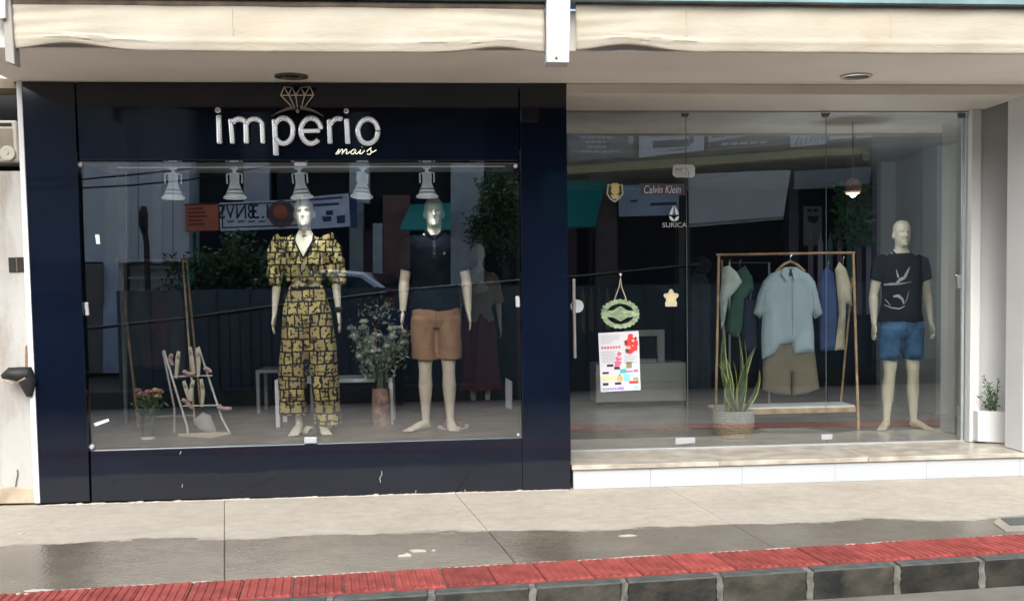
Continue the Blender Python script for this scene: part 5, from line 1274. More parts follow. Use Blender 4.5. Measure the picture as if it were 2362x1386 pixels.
kh = thing('hanging_shorts', U(1823, 905, Ys + .04), 'khaki shorts hanging under the light blue shirt on wooden rack', 'shorts', 'garments on the wooden rack behind glass')
O = pxo([(1770, 770), (1874, 770), (1882, 830), (1890, 896), (1860, 908), (1828, 911), (1826, 860), (1824, 911), (1790, 908), (1758, 900), (1760, 830)], Ys + .05)
part('cloth', puff(O, Ys + .05, .05, .06, .018, .008, ffreq=7, seed=15), mat('khaki_twill', (.20, .175, .125), rough=.9, var=.08, scale=5, bump=.6, bscale=13), kh, smooth=True)
garment('hanging_shirt', [(1668, 616), (1682, 612), (1700, 628), (1712, 650), (1700, 668), (1680, 690), (1672, 740), (1664, 760), (1660, 690)], Yt - .02, mth_('pale_mint_cloth', (.50, .58, .54)), 'pale mint shirt turned sideways at left end of wooden rack', 'shirt', seed=31, group='garments on the wooden rack behind glass')
garment('hanging_shirt', [(1700, 626), (1718, 612), (1736, 640), (1738, 668), (1716, 690), (1712, 760), (1700, 778), (1676, 768), (1680, 720), (1692, 680)], Yt + .05, mth_('forest_green_cloth', (.035, .095, .06)), 'forest green shirt slanting behind mint shirt on wooden rack', 'shirt', seed=32, group='garments on the wooden rack behind glass')
garment('hanging_trousers', [(1718, 690), (1744, 690), (1748, 800), (1736, 822), (1712, 800)], Yt + .12, mth_('ink_navy_cloth', (.018, .026, .055)), 'ink navy garment between the green shirt and blue shirt', 'garment', seed=33, group='garments on the wooden rack behind glass')
garment('hanging_shirt', [(1888, 640), (1906, 616), (1924, 630), (1934, 690), (1932, 808), (1892, 810), (1890, 720)], Yt + .05, mth_('royal_blue_cloth', (.045, .075, .20)), 'royal blue shirt just right of the light blue shirt', 'shirt', seed=34, group='garments on the wooden rack behind glass')
garment('hanging_shirt', [(1926, 622), (1936, 604), (1952, 620), (1964, 660), (1966, 706), (1952, 700), (1948, 806), (1926, 808), (1936, 720)], Yt + .0, mth_('cream_cloth', (.56, .52, .38)), 'cream shirt at right end of wooden rack', 'shirt', seed=35, group='garments on the wooden rack behind glass')
# snake plant in a two tone basket
pc = G(1692, 1008, SZ); Yp = pc.y
sp_ = thing('snake_plant', (pc.x, Yp, SZ), 'snake plant with yellow edged leaves in a two tone woven basket', 'potted plant')
rt, rb_ = U(1738, 945, Yp).x - pc.x, U(1732, 1005, Yp).x - pc.x; hp_ = U(1692, 946, Yp).z - SZ
bk = MB(); prof = [(.0001, .001), (rb_ * .88, .001)]
for k in range(13): t_ = k / 12; prof.append((rb_ * .9 + (rt - rb_ * .9) * min(1, t_ * 1.6) + (.004 if k % 2 else -.002), .004 + hp_ * .55 * t_))
b2 = [(rt + .001 + (.004 if k % 2 else -.001), hp_ * .555 + hp_ * .445 * k / 10) for k in range(11)]
part('basket_base', bk.lathe(prof, (pc.x, Yp, SZ), 28), mat('jute_basket', (.36, .26, .165), rough=.95, var=.3, scale=40, bump=.6, bscale=120), sp_, smooth=True)
part('basket_rim', MB().lathe(b2 + [(rt - .012, hp_), (rt - .014, hp_ * .6)], (pc.x, Yp, SZ), 28), mat('whitewashed_basket', (.42, .44, .42), rough=.95, var=.2, scale=40, bump=.6, bscale=120), sp_, smooth=True)
part('soil', MB().lathe([(.0001, hp_ - .03), (rt - .015, hp_ - .03)], (pc.x, Yp, SZ), 20), mat('potting_soil', (.03, .022, .016)), sp_)
M_snk = mat('snake_leaf_green', (.05, .10, .04), rough=.4, var=.5, scale=12, c2=(.10, .16, .07)); M_snky = mat('snake_leaf_edge', (.55, .52, .17), rough=.45)
for (bx_, tx_, ty_, tw, yo) in ((1676, 1656, 836, .3, -.05), (1690, 1672, 752, -.2, .0), (1700, 1702, 760, .4, .03), (1684, 1664, 800, .1, .06), (1706, 1742, 800, -.4, .0), (1710, 1716, 780, .8, -.03), (1698, 1684, 870, -.6, -.08), (1718, 1752, 850, .2, .05), (1690, 1690, 830, .9, -.06)):
    b0, t0 = U(bx_, 948, Yp + yo), U(tx_, ty_, Yp + yo * 1.6); n = 9; ctr = MB(); rowv = []; edg = MB()
    for i in range(n + 1):
        t_ = i / n; p = b0.lerp(t0, t_) + Vector((.04 * math.sin(t_ * 3.1) * (1 if tw > 0 else -1), 0, 0)); w_ = .034 * (math.sin(math.pi * (.18 + .82 * t_)) ** .7) if i < n else .001
        a = tw + .8 * t_; s_ = Vector((math.cos(a), math.sin(a), 0)) * w_; nn = Vector((-s_.y, s_.x, 0)) * .25
        rowv.append((p - s_, p - s_ * .75 + nn * .6, p + nn, p + s_ * .75 + nn * .6, p + s_))
    lv = MB(); vs = [q for r_ in rowv for q in r_]; fs_, mi = [], []
    for i in range(n):
        for j in range(4): lv.add([rowv[i][j], rowv[i][j + 1], rowv[i + 1][j + 1], rowv[i + 1][j]], [(0, 1, 2, 3)], 1 if j in (0, 3) else 0)
    part('leaf', lv, [M_snk, M_snky], sp_)
# low cabinet with drawers, grey frame on it
ca, cb_ = G(1375, 936, SZ), G(1583, 931, SZ); Yc = ca.y
cbn = thing('drawer_cabinet', ((ca.x + cb_.x) / 2, Yc, SZ), 'low pale grey cabinet with two wide drawers behind the poster', 'cabinet')
M_cab = mat('pale_grey_lacquer', (.82, .83, .80), rough=.4, var=.03); ztc = U(1480, 838, Yc).z
part('carcass', MB().box(ca.x, cb_.x, Yc + .02, Yc + .55, SZ + .035, ztc), M_cab, cbn, bevel=.004)
zm = (SZ + .05 + ztc) / 2
for z0, z1 in ((SZ + .045, zm - .006), (zm + .006, ztc - .006)): part('drawer', MB().box(ca.x + .006, cb_.x - .006, Yc, Yc + .019, z0, z1), M_cab, cbn, bevel=.003)
part('plinth', MB().box(ca.x + .05, cb_.x - .05, Yc + .06, Yc + .5, SZ, SZ + .034), M_dark, cbn)
fr = thing('display_frame', U(1505, 836, Yc + .2), 'pale grey square frame standing on the low cabinet', 'frame')
mb = MB(); Yq = Yc + .15
mb.px([(1440, 762), (1533, 760), (1533, 774), (1440, 776)], Yq, .06); mb.px([(1516, 775), (1533, 774), (1533, 836), (1518, 837)], Yq, .06); mb.px([(1440, 828), (1515, 827), (1515, 837), (1440, 837)], Yq, .06)
part('border', mb, mat('frame_grey', (.58, .59, .60), rough=.5), fr, bevel=.003)
part('dark_glass', MB().px([(1441, 777), (1515, 775), (1515, 826), (1441, 827)], Yq + .02, .02), mat('dark_screen', (.01, .012, .016), rough=.15), fr)
# white tube rack and garments farther inside
tr_ = thing('tube_rack', U(1720, 930, 3.6), 'thin white tube clothes rack behind the wooden rack', 'clothes rack')
part('frame', MB().tube([U(1683, 960, 3.6), U(1683, 606, 3.6), U(1774, 606, 3.6), U(1774, 960, 3.6)], .012, 6, ref=(0, 1, 0)), mat('white_tube', (.55, .58, .58), rough=.4), tr_)
def backrow(pts0, n, x0, x1, y0, y1, Y, cols, grp, labs):
    for i in range(n):
        x = x0 + (x1 - x0) * i / max(1, n - 1); wd = (x1 - x0) / n * .62; j = i % len(cols)
        garment('hanging_garment', [(x - wd * .5, y0 + 14), (x - wd * .2, y0), (x + wd * .2, y0), (x + wd * .5, y0 + 14), (x + wd * .55, y1 - rng.uniform(0, 18)), (x - wd * .5, y1 - rng.uniform(0, 18))], Y + rng.uniform(-.05, .05), mth_(*cols[j]), labs[i], 'garment', .03, .05, .012, seed=50 + i + int(x0), group=grp, step=.05)
backrow(None, 7, 1870, 2004, 548, 730, 3.9, [('dusty_plum_cloth', (.16, .12, .18)), ('lilac_cloth', (.30, .28, .42)), ('steel_blue_cloth', (.12, .17, .28)), ('mauve_cloth', (.26, .17, .22)), ('teal_cloth', (.06, .17, .18))], 'garments on the back rail',
        ['dusty plum garment first on the back rail behind wooden rack', 'lilac garment second on the back rail', 'steel blue garment third on the back rail', 'mauve garment midway along the back rail', 'teal garment on the back rail above the cream shirt', 'second plum garment on the back rail near the grey wall', 'last lilac garment on the back rail beside grey wall'])
backrow(None, 5, 1345, 1420, 672, 775, 5.6, [('mustard_cloth', (.20, .13, .04)), ('ochre_cloth', (.14, .10, .05)), ('brown_cloth', (.08, .055, .04))], 'dim ochre garments behind the door', ['mustard garment nearest the handle deep behind the door', 'ochre garment second on the dim rail behind door', 'brown garment in the middle of dim rail behind door', 'mustard garment left of the cord deep behind the door', 'ochre garment behind the oval sign'])
garment('hanging_garment', [(1590, 640), (1606, 622), (1626, 628), (1640, 660), (1640, 900), (1588, 905)], 4.4, mth_('slate_blue_cloth', (.05, .075, .11)), 'slate blue garment left of the wooden rack', 'garment', seed=77)
hb2 = thing('felt_hat', U(1618, 605, 3.2), 'black cap perched above the slate blue garment', 'cap')
mb = MB(); c = U(1618, 612, 3.2); mb.ball(c, (.10, .11, .09), 14, 10); mb.tube([c + Vector((-.02, -.08, -.03)), c + Vector((-.05, -.2, -.05))], [(.08, .012), (.06, .008)], 12); part('crown', mb, mat('black_felt', (.012, .012, .015), rough=.9), hb2, smooth=True)
# wicker pendant, trailing greenery, framed print, security camera
pd = thing('pendant_lamp', U(1967, 400, 1.25), 'small wicker pendant lamp hanging before trailing greenery', 'pendant lamp')
c = U(1967, 430, 1.25)
part('lamp_shade', MB().lathe([(.025, .065), (.05, .05), (.07, .018), (.074, -.024), (.06, -.06), (.05, -.065)], c, 18), mat('wicker', (.34, .20, .12), rough=.8, var=.4, scale=40), pd, smooth=True)
part('cord', MB().tube([c + Vector((0, 0, .06)), (c.x, c.y, 2.895)], .006, 6), mat('grey_cord', (.3, .3, .28)), pd)
part('bulb', MB().ball(c + Vector((.0, 0, -.062)), .032, 10, 8), mat('milky_bulb', (.9, .88, .8), rough=.3, emit=.6), pd, smooth=True)
ld = bpy.data.lights.new('pendant_fill', 'POINT'); ld.energy = 8.0; ld.shadow_soft_size = .05; ld.color = (1, .95, .88)  # light added at the pendant to brighten the right-hand interior
lo = bpy.data.objects.new('pendant_fill', ld); col.objects.link(lo); lo.parent = pd; lo.location = c + Vector((0, 0, -.12)) - pd.location
gv = thing('trailing_plant', U(1975, 480, 3.8), 'trailing green plants on dark wall below the wicker pendant', 'hanging plant')
lf = MB()
for i in range(700):
    a, b = rng.uniform(1928, 2006), 425 + 140 * rng.random() ** 1.3
    leafcard(lf, U(a, b, 3.85 + rng.normal(0, .06)), (rng.normal(), rng.normal() - .5, rng.normal() - .5), rng.uniform(.05, .10), .022)
part('leaf', lf, mat('trailing_leaf', (.04, .13, .06), rough=.5, var=.5, scale=6, c2=(.09, .2, .10)), gv)['kind'] = 'stuff'
part('planter_bar', MB().px([(1924, 424), (2006, 424), (2006, 430), (1924, 430)], 3.9, .08), M_dark, gv)
fp = thing('framed_print', U(1876, 560, 4.4), 'small pale framed print with dark motif on back wall', 'framed print')
part('mount', MB().px([(1854, 476), (1896, 476), (1896, 566), (1854, 566)], 4.4, .02), mat('grey_card', (.20, .22, .22)), fp)
mb = MB(); 
for q in (1862, 1876): mb.px([(q, 482), (q + 10, 482), (q + 10, 489), (q, 489)], 4.395, .003)
mb.px([(1862, 498), (1890, 498), (1886, 510), (1880, 516), (1866, 512)], 4.395, .003)
part('motif', mb, M_dark, fp)
sc_c = thing('security_camera', U(1996, 358, 2.6), 'small round security camera by the grey interior wall top', 'camera')
c = U(1994, 358, 3.6); part('housing', MB().tube([c + Vector((0, .08, .02)), c, c + Vector((-.02, -.10, -.03))], [.03, .045, .045], 12), mat('camera_grey', (.4, .4, .38), rough=.4), sc_c, smooth=True)
part('arm', MB().tube([c + Vector((0, .05, .02)), (c.x + .02, c.y + .08, 2.895)], .012, 6), mat('camera_grey', (.4, .4, .38)), sc_c)

# ------------------------------------------------------------------ left neighbour
def stained():
    m = mat('stained_white_wall', (.41, .40, .38), rough=.9, var=.1, scale=2.0, bump=.3, bscale=14, detail=8)
    t, b = nodes_of(m); base = b.inputs['Base Color'].links[0].from_socket
    tc = t.nodes.new('ShaderNodeTexCoord'); mp = t.nodes.new('ShaderNodeMapping'); mp.inputs['Scale'].default_value = (3.0, 1, .7); t.links.new(tc.outputs['Object'], mp.inputs[0])
    n = t.nodes.new('ShaderNodeTexNoise'); n.inputs['Scale'].default_value = 1.7; n.inputs['Detail'].default_value = 8; n.inputs['Roughness'].default_value = .65; t.links.new(mp.outputs[0], n.inputs['Vector'])
    r = t.nodes.new('ShaderNodeMapRange'); r.inputs[1].default_value = .46; r.inputs[2].default_value = .66; r.inputs[4].default_value = .8; t.links.new(n.outputs['Fac'], r.inputs[0])
    mx = t.nodes.new('ShaderNodeMix'); mx.data_type = 'RGBA'; mx.inputs[7].default_value = (.24, .205, .16, 1); t.links.new(r.outputs[0], mx.inputs[0]); t.links.new(base, mx.inputs[6]); t.links.new(mx.outputs[2], b.inputs['Base Color'])
    return m
nb = thing('neighbour_wall', (-4, .1, 0), 'stained white wall of the neighbouring building at left edge', 'wall')
part('upper_storey', MB().box(-18, -3.02, .62, 8.6, 2.9, 3.9), mat('pale_upper_storey', (.62, .60, .56), rough=.9), nb)
part('wall', MB().px([(-900, 395), (62, 395), (85, 1126), (-900, 1140)], .06, .3), stained(), nb)
part('ledge', MB().px([(-900, 1138), (86, 1124), (88, 1160), (-900, 1180)], .03, .3), mat('beige_ledge', (.46, .38, .28), rough=.9, var=.3, scale=6), nb, bevel=.006)
part('dark_opening', MB().px([(-900, 150), (52, 186), (64, 394), (-900, 394)], .5, .1), M_dark, nb)
part('lintel', MB().px([(-900, 120), (44, 184), (45, 204), (-900, 196)], .02, .3), mat('dirty_beige_lintel', (.20, .16, .12), rough=.9, var=.4, scale=8), nb)
part('crack', MB().stroke([U(36, 1122, .055), U(38, 1108, .055), U(41, 1095, .055), U(40, 1082, .055)], .008, (0, -.002, 0)), mat('crack_dark', (.10, .09, .08)), nb)
ac = thing('wall_unit', (-3.1, .1, 2.2), 'old cream air unit with round grille in the neighbour opening', 'air unit')
part('case', MB().px([(-160, 276), (38, 278), (44, 374), (-160, 374)], .10, .30), mat('cream_case', (.44, .41, .35), rough=.6, var=.1), ac, bevel=.01)
part('recessed_panel', MB().px([(-150, 296), (28, 297), (32, 366), (-150, 366)], .096, .01), mat('brown_panel', (.22, .18, .13), rough=.6, var=.3), ac)
p = U(18, 354, .09); part('fan_grille', MB().lathe([(.028, .012), (.040, .016), (.052, .012), (.052, 0), (.028, 0)], p, 20, 'y').lathe([(.0001, .02), (.012, .018), (.012, 0)], p, 12, 'y'), mat('cream_case', (.44, .41, .35)), ac, smooth=True)
part('top_slot', MB().px([(-160, 283), (26, 284), (26, 291), (-160, 290)], .094, .01), M_dark, ac)
vt = thing('wall_vent', U(38, 610, .05), 'small black square vent with centre bar in neighbour wall', 'vent')
part('vent_box', MB().px([(19, 594), (57, 593), (58, 627), (21, 628)], .052, .05), M_dark, vt); part('bar', MB().px([(36, 594), (39, 594), (41, 628), (38, 628)], .046, .006), mat('rusty_bar', (.10, .06, .04)), vt)
bk_ = thing('black_bird_bracket', U(40, 880, 0), 'black rounded fitting jutting from the stained neighbour wall', 'wall fitting')
bk_.name = 'wall_fitting'
mb = MB(); mb.tube([U(6, 868, -.05), U(22, 862, -.06), U(46, 864, -.05), U(62, 862, -.03)], [(.018, .02), (.045, .05), (.055, .06), (.05, .06)], 20, ref=(0, 0, 1)); mb.tube([U(56, 850, -.02), U(64, 880, -.03), U(68, 914, -.02)], [.05, .06, .02], 20)
part('body', mb, mat('black_rubber_cover', (.012, .011, .012), rough=.6), bk_, smooth=True)
part('cord', MB().tube([U(8, 878, -.12), U(30, 886, -.15), U(46, 878, -.15), U(58, 872, -.12)], .006, 6), mat('tan_cord', (.30, .22, .14)), bk_)
part('rust_streak', MB().px([(58, 800), (66, 790), (68, 850), (58, 850)], .054, .008), mat('rust', (.24, .13, .06), rough=.95, var=.4, scale=20), nb)

# ------------------------------------------------------------------ the other side of the street (seen mirrored in the glass)
YO = -12.5
op = structure('opposite_pavement', MB().box(-40, 40, -30, -9.35, ROADZ - .1, .10), mat('far_pavement_asphalt', (.07, .068, .062), rough=.9, var=.2, scale=2))
ML, MR_ = YG, YR
def vp(name, poly, y, depth, m_, parent, mir=ML, **k): return part(name, MB().vx(poly, y, -depth, mir), m_, parent, **k)
M_gb = mat('grey_cladding', (.80, .80, .78), rough=.7, var=.05); M_gb2 = mat('light_grey_cladding', (.90, .88, .82), rough=.7, var=.05); M_void = M_dark
gbl = thing('grey_building', (-9, -13, .1), 'grey clad building with pale pilasters across the street mirrored at left of display glass', 'building')
vp('wall', [(-500, 215), (436, 205), (436, 604), (-500, 604)], YO - .3, 5, M_gb, gbl)
for x0, x1, h, dp_ in ((242, 296, .18, None), (352, 372, .06, None)): vp('pilaster', [(x0, 211), (x1, 210), (x1, 606), (x0, 606)], YO - .3 + h, h, M_gb2, gbl)
for x in (190, 318, 398): vp('panel_joint', [(x, 216), (x + 2, 216), (x + 2, 604), (x, 604)], YO - .295, .004, mat('joint_grey', (.22, .24, .26)), gbl)
vp('lower_wall', [(-500, 607), (248, 607), (248, 860), (-500, 860)], YO - .5, 4, mat('taupe_wall', (.34, .29, .24), rough=.8), gbl)
vp('lower_wall', [(300, 607), (436, 607), (436, 860), (300, 860)], YO - .9, 4, mat('pale_wall', (.75, .75, .72), rough=.8), gbl)
vp('column', [(238, 600), (272, 600), (272, 860), (238, 860)], YO - .1, .4, mat('white_column', (.85, .87, .9), rough=.7), gbl)
for y in (614, 638): vp('gate_rail', [(296, y), (424, y), (424, y + 5), (296, y + 5)], YO - .6, .06, mat('pale_rail', (.68, .68, .64), rough=.5), gbl)
lp = thing('street_lamp', V(340, 880, -10.2), 'black street lamp with paddle shaped head mirrored in the left of display glass', 'street lamp')
part('pole', MB().tube([V(347, 900, -10.2), V(338, 560, -10.2), V(333, 530, -10.2)], .045, 10), mat('lamp_black', (.012, .012, .014), rough=.5), lp, smooth=True)
part('lamp_head', MB().tube([V(334, 540, -10.2), V(331, 520, -10.2), V(330, 490, -10.2), V(331, 476, -10.2)], [(.045, .05), (.062, .16), (.060, .2), (.04, .1)], 12), mat('lamp_black', (.012, .012, .014), rough=.5), lp, smooth=True)
# middle building with sign boards
mbd = thing('shop_block', (-2, -13.5, .1), 'dark shop block with upper grey bays across the street mirrored in the display glass', 'building')
M_dkg = mat('dark_block_wall', (.030, .034, .042), rough=.8); M_bay = mat('grey_bay', (.66, .65, .64), rough=.7)  # even dark colour for the set-back wall and one bay
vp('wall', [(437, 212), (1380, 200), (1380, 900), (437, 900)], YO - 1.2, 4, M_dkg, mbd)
for x0, x1, c in ((562, 621, M_bay), (640, 700, M_dkg), (806, 852, M_bay)): vp('bay', [(x0, 230), (x1, 230), (x1, 468), (x0, 468)], YO - .8, .35, c, mbd)
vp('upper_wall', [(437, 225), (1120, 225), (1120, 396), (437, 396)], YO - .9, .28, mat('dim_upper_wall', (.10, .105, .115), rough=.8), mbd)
vp('pillar', [(806, 470), (838, 470), (838, 680), (806, 680)], YO - .7, .4, mat('sage_pillar', (.34, .38, .34)), mbd)
vp('pillar', [(860, 515), (882, 515), (882, 680), (860, 680)], YO - .7, .4, mat('pale_sage_pillar', (.6, .62, .58)), mbd)
vp('brick_red_wall', [(883, 450), (945, 450), (945, 690), (883, 690)], YO - .75, .4, mat('brick_red_plaster', (.26, .14, .11), rough=.9, var=.2), mbd)
vp('pillar', [(1040, 376), (1116, 376), (1116, 690), (1040, 690)], YO - .6, .5, mat('pale_grey_pillar', (.66, .66, .62), rough=.8), mbd)
vp('door_opening', [(838, 530), (860, 530), (860, 680), (838, 680)], YO - .75, .3, mat('dark_maroon', (.06, .03, .035)), mbd)
vp('green_post', [(428, 536), (447, 536), (447, 690), (430, 690)], YO - .6, .2, mat('deep_green_paint', (.03, .30, .21), rough=.6), mbd)
vp('red_wall', [(190, 608), (236, 608), (236, 700), (190, 700)], YO + .02, .1, mat('reddish_wall', (.24, .19, .16)), mbd)
og = thing('orange_sign', V(466, 500, YO), 'orange list sign board mirrored beside the white sign in display glass', 'sign')
vp('board', [(427, 473), (503, 470), (504, 531), (428, 534)], YO - .2, .1, mat('orange_board', (.75, .22, .10), rough=.6, var=.15), og)
for k in range(5): vp('printed_line', [(434, 480 + 9 * k), (468 + 5 * (k % 3), 479 + 9 * k), (468 + 5 * (k % 3), 483 + 9 * k), (434, 484 + 9 * k)], YO - .196, .003, mat('dark_red_print', (.26, .05, .04)), og)
vp('edge', [(425, 471), (505, 468), (505, 471.5), (425, 474.5)], YO - .19, .12, mat('maroon_edge', (.18, .05, .05)), og)
wg = thing('white_sign', V(590, 500, YO), 'white shop sign with bold black lettering and orange emblem mirrored in display glass', 'sign')
vp('board', [(506, 468), (690, 460), (692, 526), (508, 533)], YO - .2, .1, mat('white_board', (.86, .85, .84), rough=.5, var=.05), wg)
vp('border_line', [(512, 472), (684, 464), (684, 467), (512, 475)], YO - .196, .004, mat('teal_black_print', (.01, .04, .05)), wg)
vp('border_line', [(512, 524), (686, 518), (686, 521), (512, 527)], YO - .196, .004, mat('teal_black_print', (.01, .04, .05)), wg)
vp('border_line', [(511, 474), (514, 474), (515, 526), (512, 526)], YO - .195, .004, mat('teal_black_print', (.01, .04, .05)), wg)
a, b = V(546, 488, YO - .19), V(600, 488, YO - .19)
text_part('8NVS', (a.x, YO - .194, a.z), .62, .26, mat('teal_black_print', (.01, .04, .05)), wg, face=1)
text_part('I.3', (b.x, YO - .194, b.z), .30, .25, mat('teal_black_print', (.01, .04, .05)), wg, face=1)
for k in range(4): vp('small_print', [(524 + 24 * k, 509), (540 + 24 * k, 508), (540 + 24 * k, 513), (524 + 24 * k, 514)], YO - .195, .003, mat('grey_print', (.30, .33, .34)), wg)
c = V(650, 494, YO - .19)
part('emblem', MB().lathe([(.0001, .012), (.20, .010), (.24, 0), (.24, -.01)], (c.x, c.y, c.z), 26, 'y'), mat('brown_disc', (.16, .10, .09), rough=.5, var=.3, scale=12), wg)
part('emblem_heart', MB().lathe([(.0001, -.028), (.12, -.026), (.13, -.014)], (c.x - .02, c.y, c.z + .03), 20, 'y'), mat('orange_disc', (.55, .14, .06), rough=.5), wg)
for ch in wg.children:
    if ch.name.startswith('emblem'): ch.location.y += .03
bn = thing('white_banner', V(748, 485, YO), 'white fabric banner with dark print mirrored right of the white sign', 'banner')
vp('cloth', [(694, 456), (804, 446), (808, 522), (696, 530)], YO - .15, .03, mat('white_banner_cloth', (.78, .80, .86), rough=.8), bn)
vp('blue_edge', [(806, 446), (822, 446), (822, 524), (808, 524)], YO - .2, .1, mat('navy_board', (.05, .09, .18)), bn)
for p_ in ([(712, 459), (790, 453), (790, 458), (712, 464)], [(722, 471), (782, 467), (782, 473), (722, 477)], [(752, 486), (768, 485), (768, 496), (752, 497)], [(742, 500), (764, 499), (764, 510), (746, 512)], [(776, 498), (796, 496), (796, 514), (778, 516)]):
    vp('print_block', p_, YO - .146, .003, mat('ink_print', (.05, .07, .14)), bn)
cn = thing('green_canopy', V(985, 500, YO), 'teal green shop canopy mirrored behind the bald mannequin head', 'canopy')
part('canopy_cloth', MB().add([V(946, 472, YO - .2), V(1040, 468, YO - .2), V(1040, 528, YO + .5), V(922, 528, YO + .5), V(1040, 532, YO + .5), V(922, 532, YO + .5)], [(0, 1, 2, 3), (3, 2, 4, 5)]), mat('teal_canvas', (.012, .24, .20), rough=.7, var=.1), cn)
cn = thing('green_canopy', V(1340, 470, YO, MR_), 'teal green shop canopy mirrored at left of the clear glass front', 'canopy')
part('canopy_cloth', MB().add([V(1240, 418, YO - .2, MR_), V(1398, 414, YO - .2, MR_), V(1374, 518, YO + .5, MR_), V(1225, 526, YO + .5, MR_), V(1374, 524, YO + .5, MR_), V(1225, 532, YO + .5, MR_)], [(0, 1, 2, 3), (3, 2, 4, 5)]), mat('teal_canvas', (.012, .24, .20), rough=.7, var=.1), cn)
# right hand building with banner row and white awning
rb = thing('arcade_block', (9, -14, .1), 'shop arcade with olive beam and brown piers across the street mirrored in clear glass front', 'building')
YB2 = YO + .4
def wp(name, poly, y, depth, m_, parent): return vp(name, poly, y, depth, m_, parent, MR_)
wp('wall', [(1381, 205), (2700, 190), (2700, 900), (1381, 900)], YO - 1.6, 4, mat('dark_arcade_wall', (.05, .05, .055), rough=.9), rb)  # even dark colour on the set-back arcade wall
wp('upper_wall', [(1300, 205), (2700, 190), (2700, 286), (1300, 288)], YO - .2, .6, mat('arcade_upper', (.55, .57, .56), rough=.8), rb)
wp('parapet', [(1300, 289), (2700, 286), (2700, 330), (2012, 322), (1560, 366), (1300, 388)], YO - .15, .5, mat('slate_fascia', (.10, .11, .13), rough=.7), rb)
wp('beam', [(1300, 384), (1560, 366), (1900, 344), (2700, 318), (2700, 338), (1900, 360), (1560, 386), (1300, 402)], YO - .1, .5, mat('olive_beam', (.55, .50, .24), rough=.8), rb)
for x0, x1, c in ((1374, 1424, (0.209, 0.162, 0.142)), (1566, 1592, (0.19, 0.162, 0.152)), (1820, 1842, (0.171, 0.152, 0.162)), (1310, 1330, (0.152, 0.095, 0.095))): wp('pier', [(x0, 400), (x1, 398), (x1, 700), (x0, 700)], YO - .4, .4, mat('pier_%d' % x0, c, rough=.9, var=.15), rb)
M_lb = mat('pale_blue_banner', (.84, .86, .87), rough=.7, var=.06); M_inkb = mat('banner_ink', (.07, .09, .13)); M_dkb = mat('dark_banner', (.24, .26, .27), rough=.7); M_whp = mat('white_banner_print', (.85, .85, .85))
def banner(poly, m_, lab):
    t_ = thing('shop_banner', V(*poly[3], YB2, MR_), lab, 'banner', 'row of shop banners mirrored in the clear glass front')
    wp('cloth', poly, YB2 - .3, .03, m_, t_); return t_
t_ = banner([(1312, 296), (1458, 291), (1462, 360), (1312, 372)], M_dkb, 'dark banner with five centred lines of white text')
for k, (x0, x1) in enumerate(((1322, 1440), (1340, 1416), (1352, 1396), (1352, 1398), (1340, 1430))): 
    x = x0
    while x < x1: wd = rng.uniform(6, 16); wp('text_line', [(x, 304 + k * 11), (min(x + wd, x1), 303 + k * 11), (min(x + wd, x1), 308 + k * 11), (x, 309 + k * 11)], YB2 - .296, .002, M_whp, t_); x += wd + 3
wp('white_figure', [(1450, 308), (1460, 310), (1462, 328), (1454, 334), (1449, 326)], YB2 - .296, .002, M_whp, t_)
t_ = banner([(1474, 292), (1624, 292), (1624, 347), (1474, 364)], M_lb, 'pale blue banner with dark block lettering')
for p_ in ([(1506, 325), (1590, 321), (1590, 338), (1506, 342)], [(1540, 294), (1585, 293), (1578, 303), (1546, 304)], [(1524, 308), (1562, 307), (1562, 311), (1524, 312)], [(1588, 304), (1600, 306), (1600, 330), (1592, 332)], [(1544, 345), (1582, 342), (1582, 345), (1544, 348)]): wp('print_block', p_, YB2 - .296, .002, M_inkb, t_)
t_ = banner([(1634, 292), (1816, 290), (1818, 332), (1636, 346)], M_lb, 'long pale blue banner with dark lower wedge')
for p_ in ([(1636, 328), (1730, 312), (1816, 306), (1818, 331), (1636, 345)], [(1642, 308), (1672, 306), (1672, 316), (1642, 318)]): wp('print_block', p_, YB2 - .296, .002, M_inkb, t_)
for k in range(5): wp('text_line', [(1664 + 22 * k, 330 - k), (1680 + 22 * k, 329 - k), (1680 + 22 * k, 335 - k), (1664 + 22 * k, 336 - k)], YB2 - .292, .002, M_whp, t_)
t_ = banner([(1822, 291), (1908, 290), (1908, 332), (1824, 340)], M_lb, 'pale banner with slanting dark brush lettering')
for pts in (((1834, 336), (1842, 318), (1850, 304)), ((1846, 334), (1850, 318)), ((1858, 332), (1862, 308), (1866, 296)), ((1868, 330), (1876, 306)), ((1878, 314), (1886, 312), (1888, 322), (1880, 326), (1878, 316)), ((1894, 312), (1898, 324), (1902, 312))):
    part('brush_letter', MB().stroke([V(a, b, YB2 - .29, MR_) for a, b in pts], .028, (0, -.004, 0)), M_inkb, t_)
t_ = banner([(1912, 295), (1968, 292), (1968, 318), (1914, 322)], M_lb, 'short pale banner beside the brush lettered one'); wp('print_block', [(1930, 300), (1952, 299), (1952, 310), (1930, 311)], YB2 - .296, .002, M_inkb, t_)
t_ = banner([(1974, 296), (2010, 293), (2050, 316), (1976, 318)], M_lb, 'slanting pale banner at the end of the row')
wa = thing('white_awning', V(1700, 500, YO, MR_), 'large white drop awning mirrored above the wooden rack', 'awning')
wp('awning_cloth', [(1588, 402), (1824, 392), (1806, 506), (1590, 524)], YO + .1, .03, mat('white_awning_cloth', (.85, .83, .75), rough=.8, var=.08, scale=.8), wa)
wp('front_bar', [(1588, 516), (1808, 499), (1808, 503), (1588, 520)], YO + .14, .03, mat('awning_bar', (.28, .30, .30)), wa)
ga = thing('grey_awning', V(1910, 440, YO, MR_), 'grey drop awning beyond the white one in the glass reflection', 'awning')
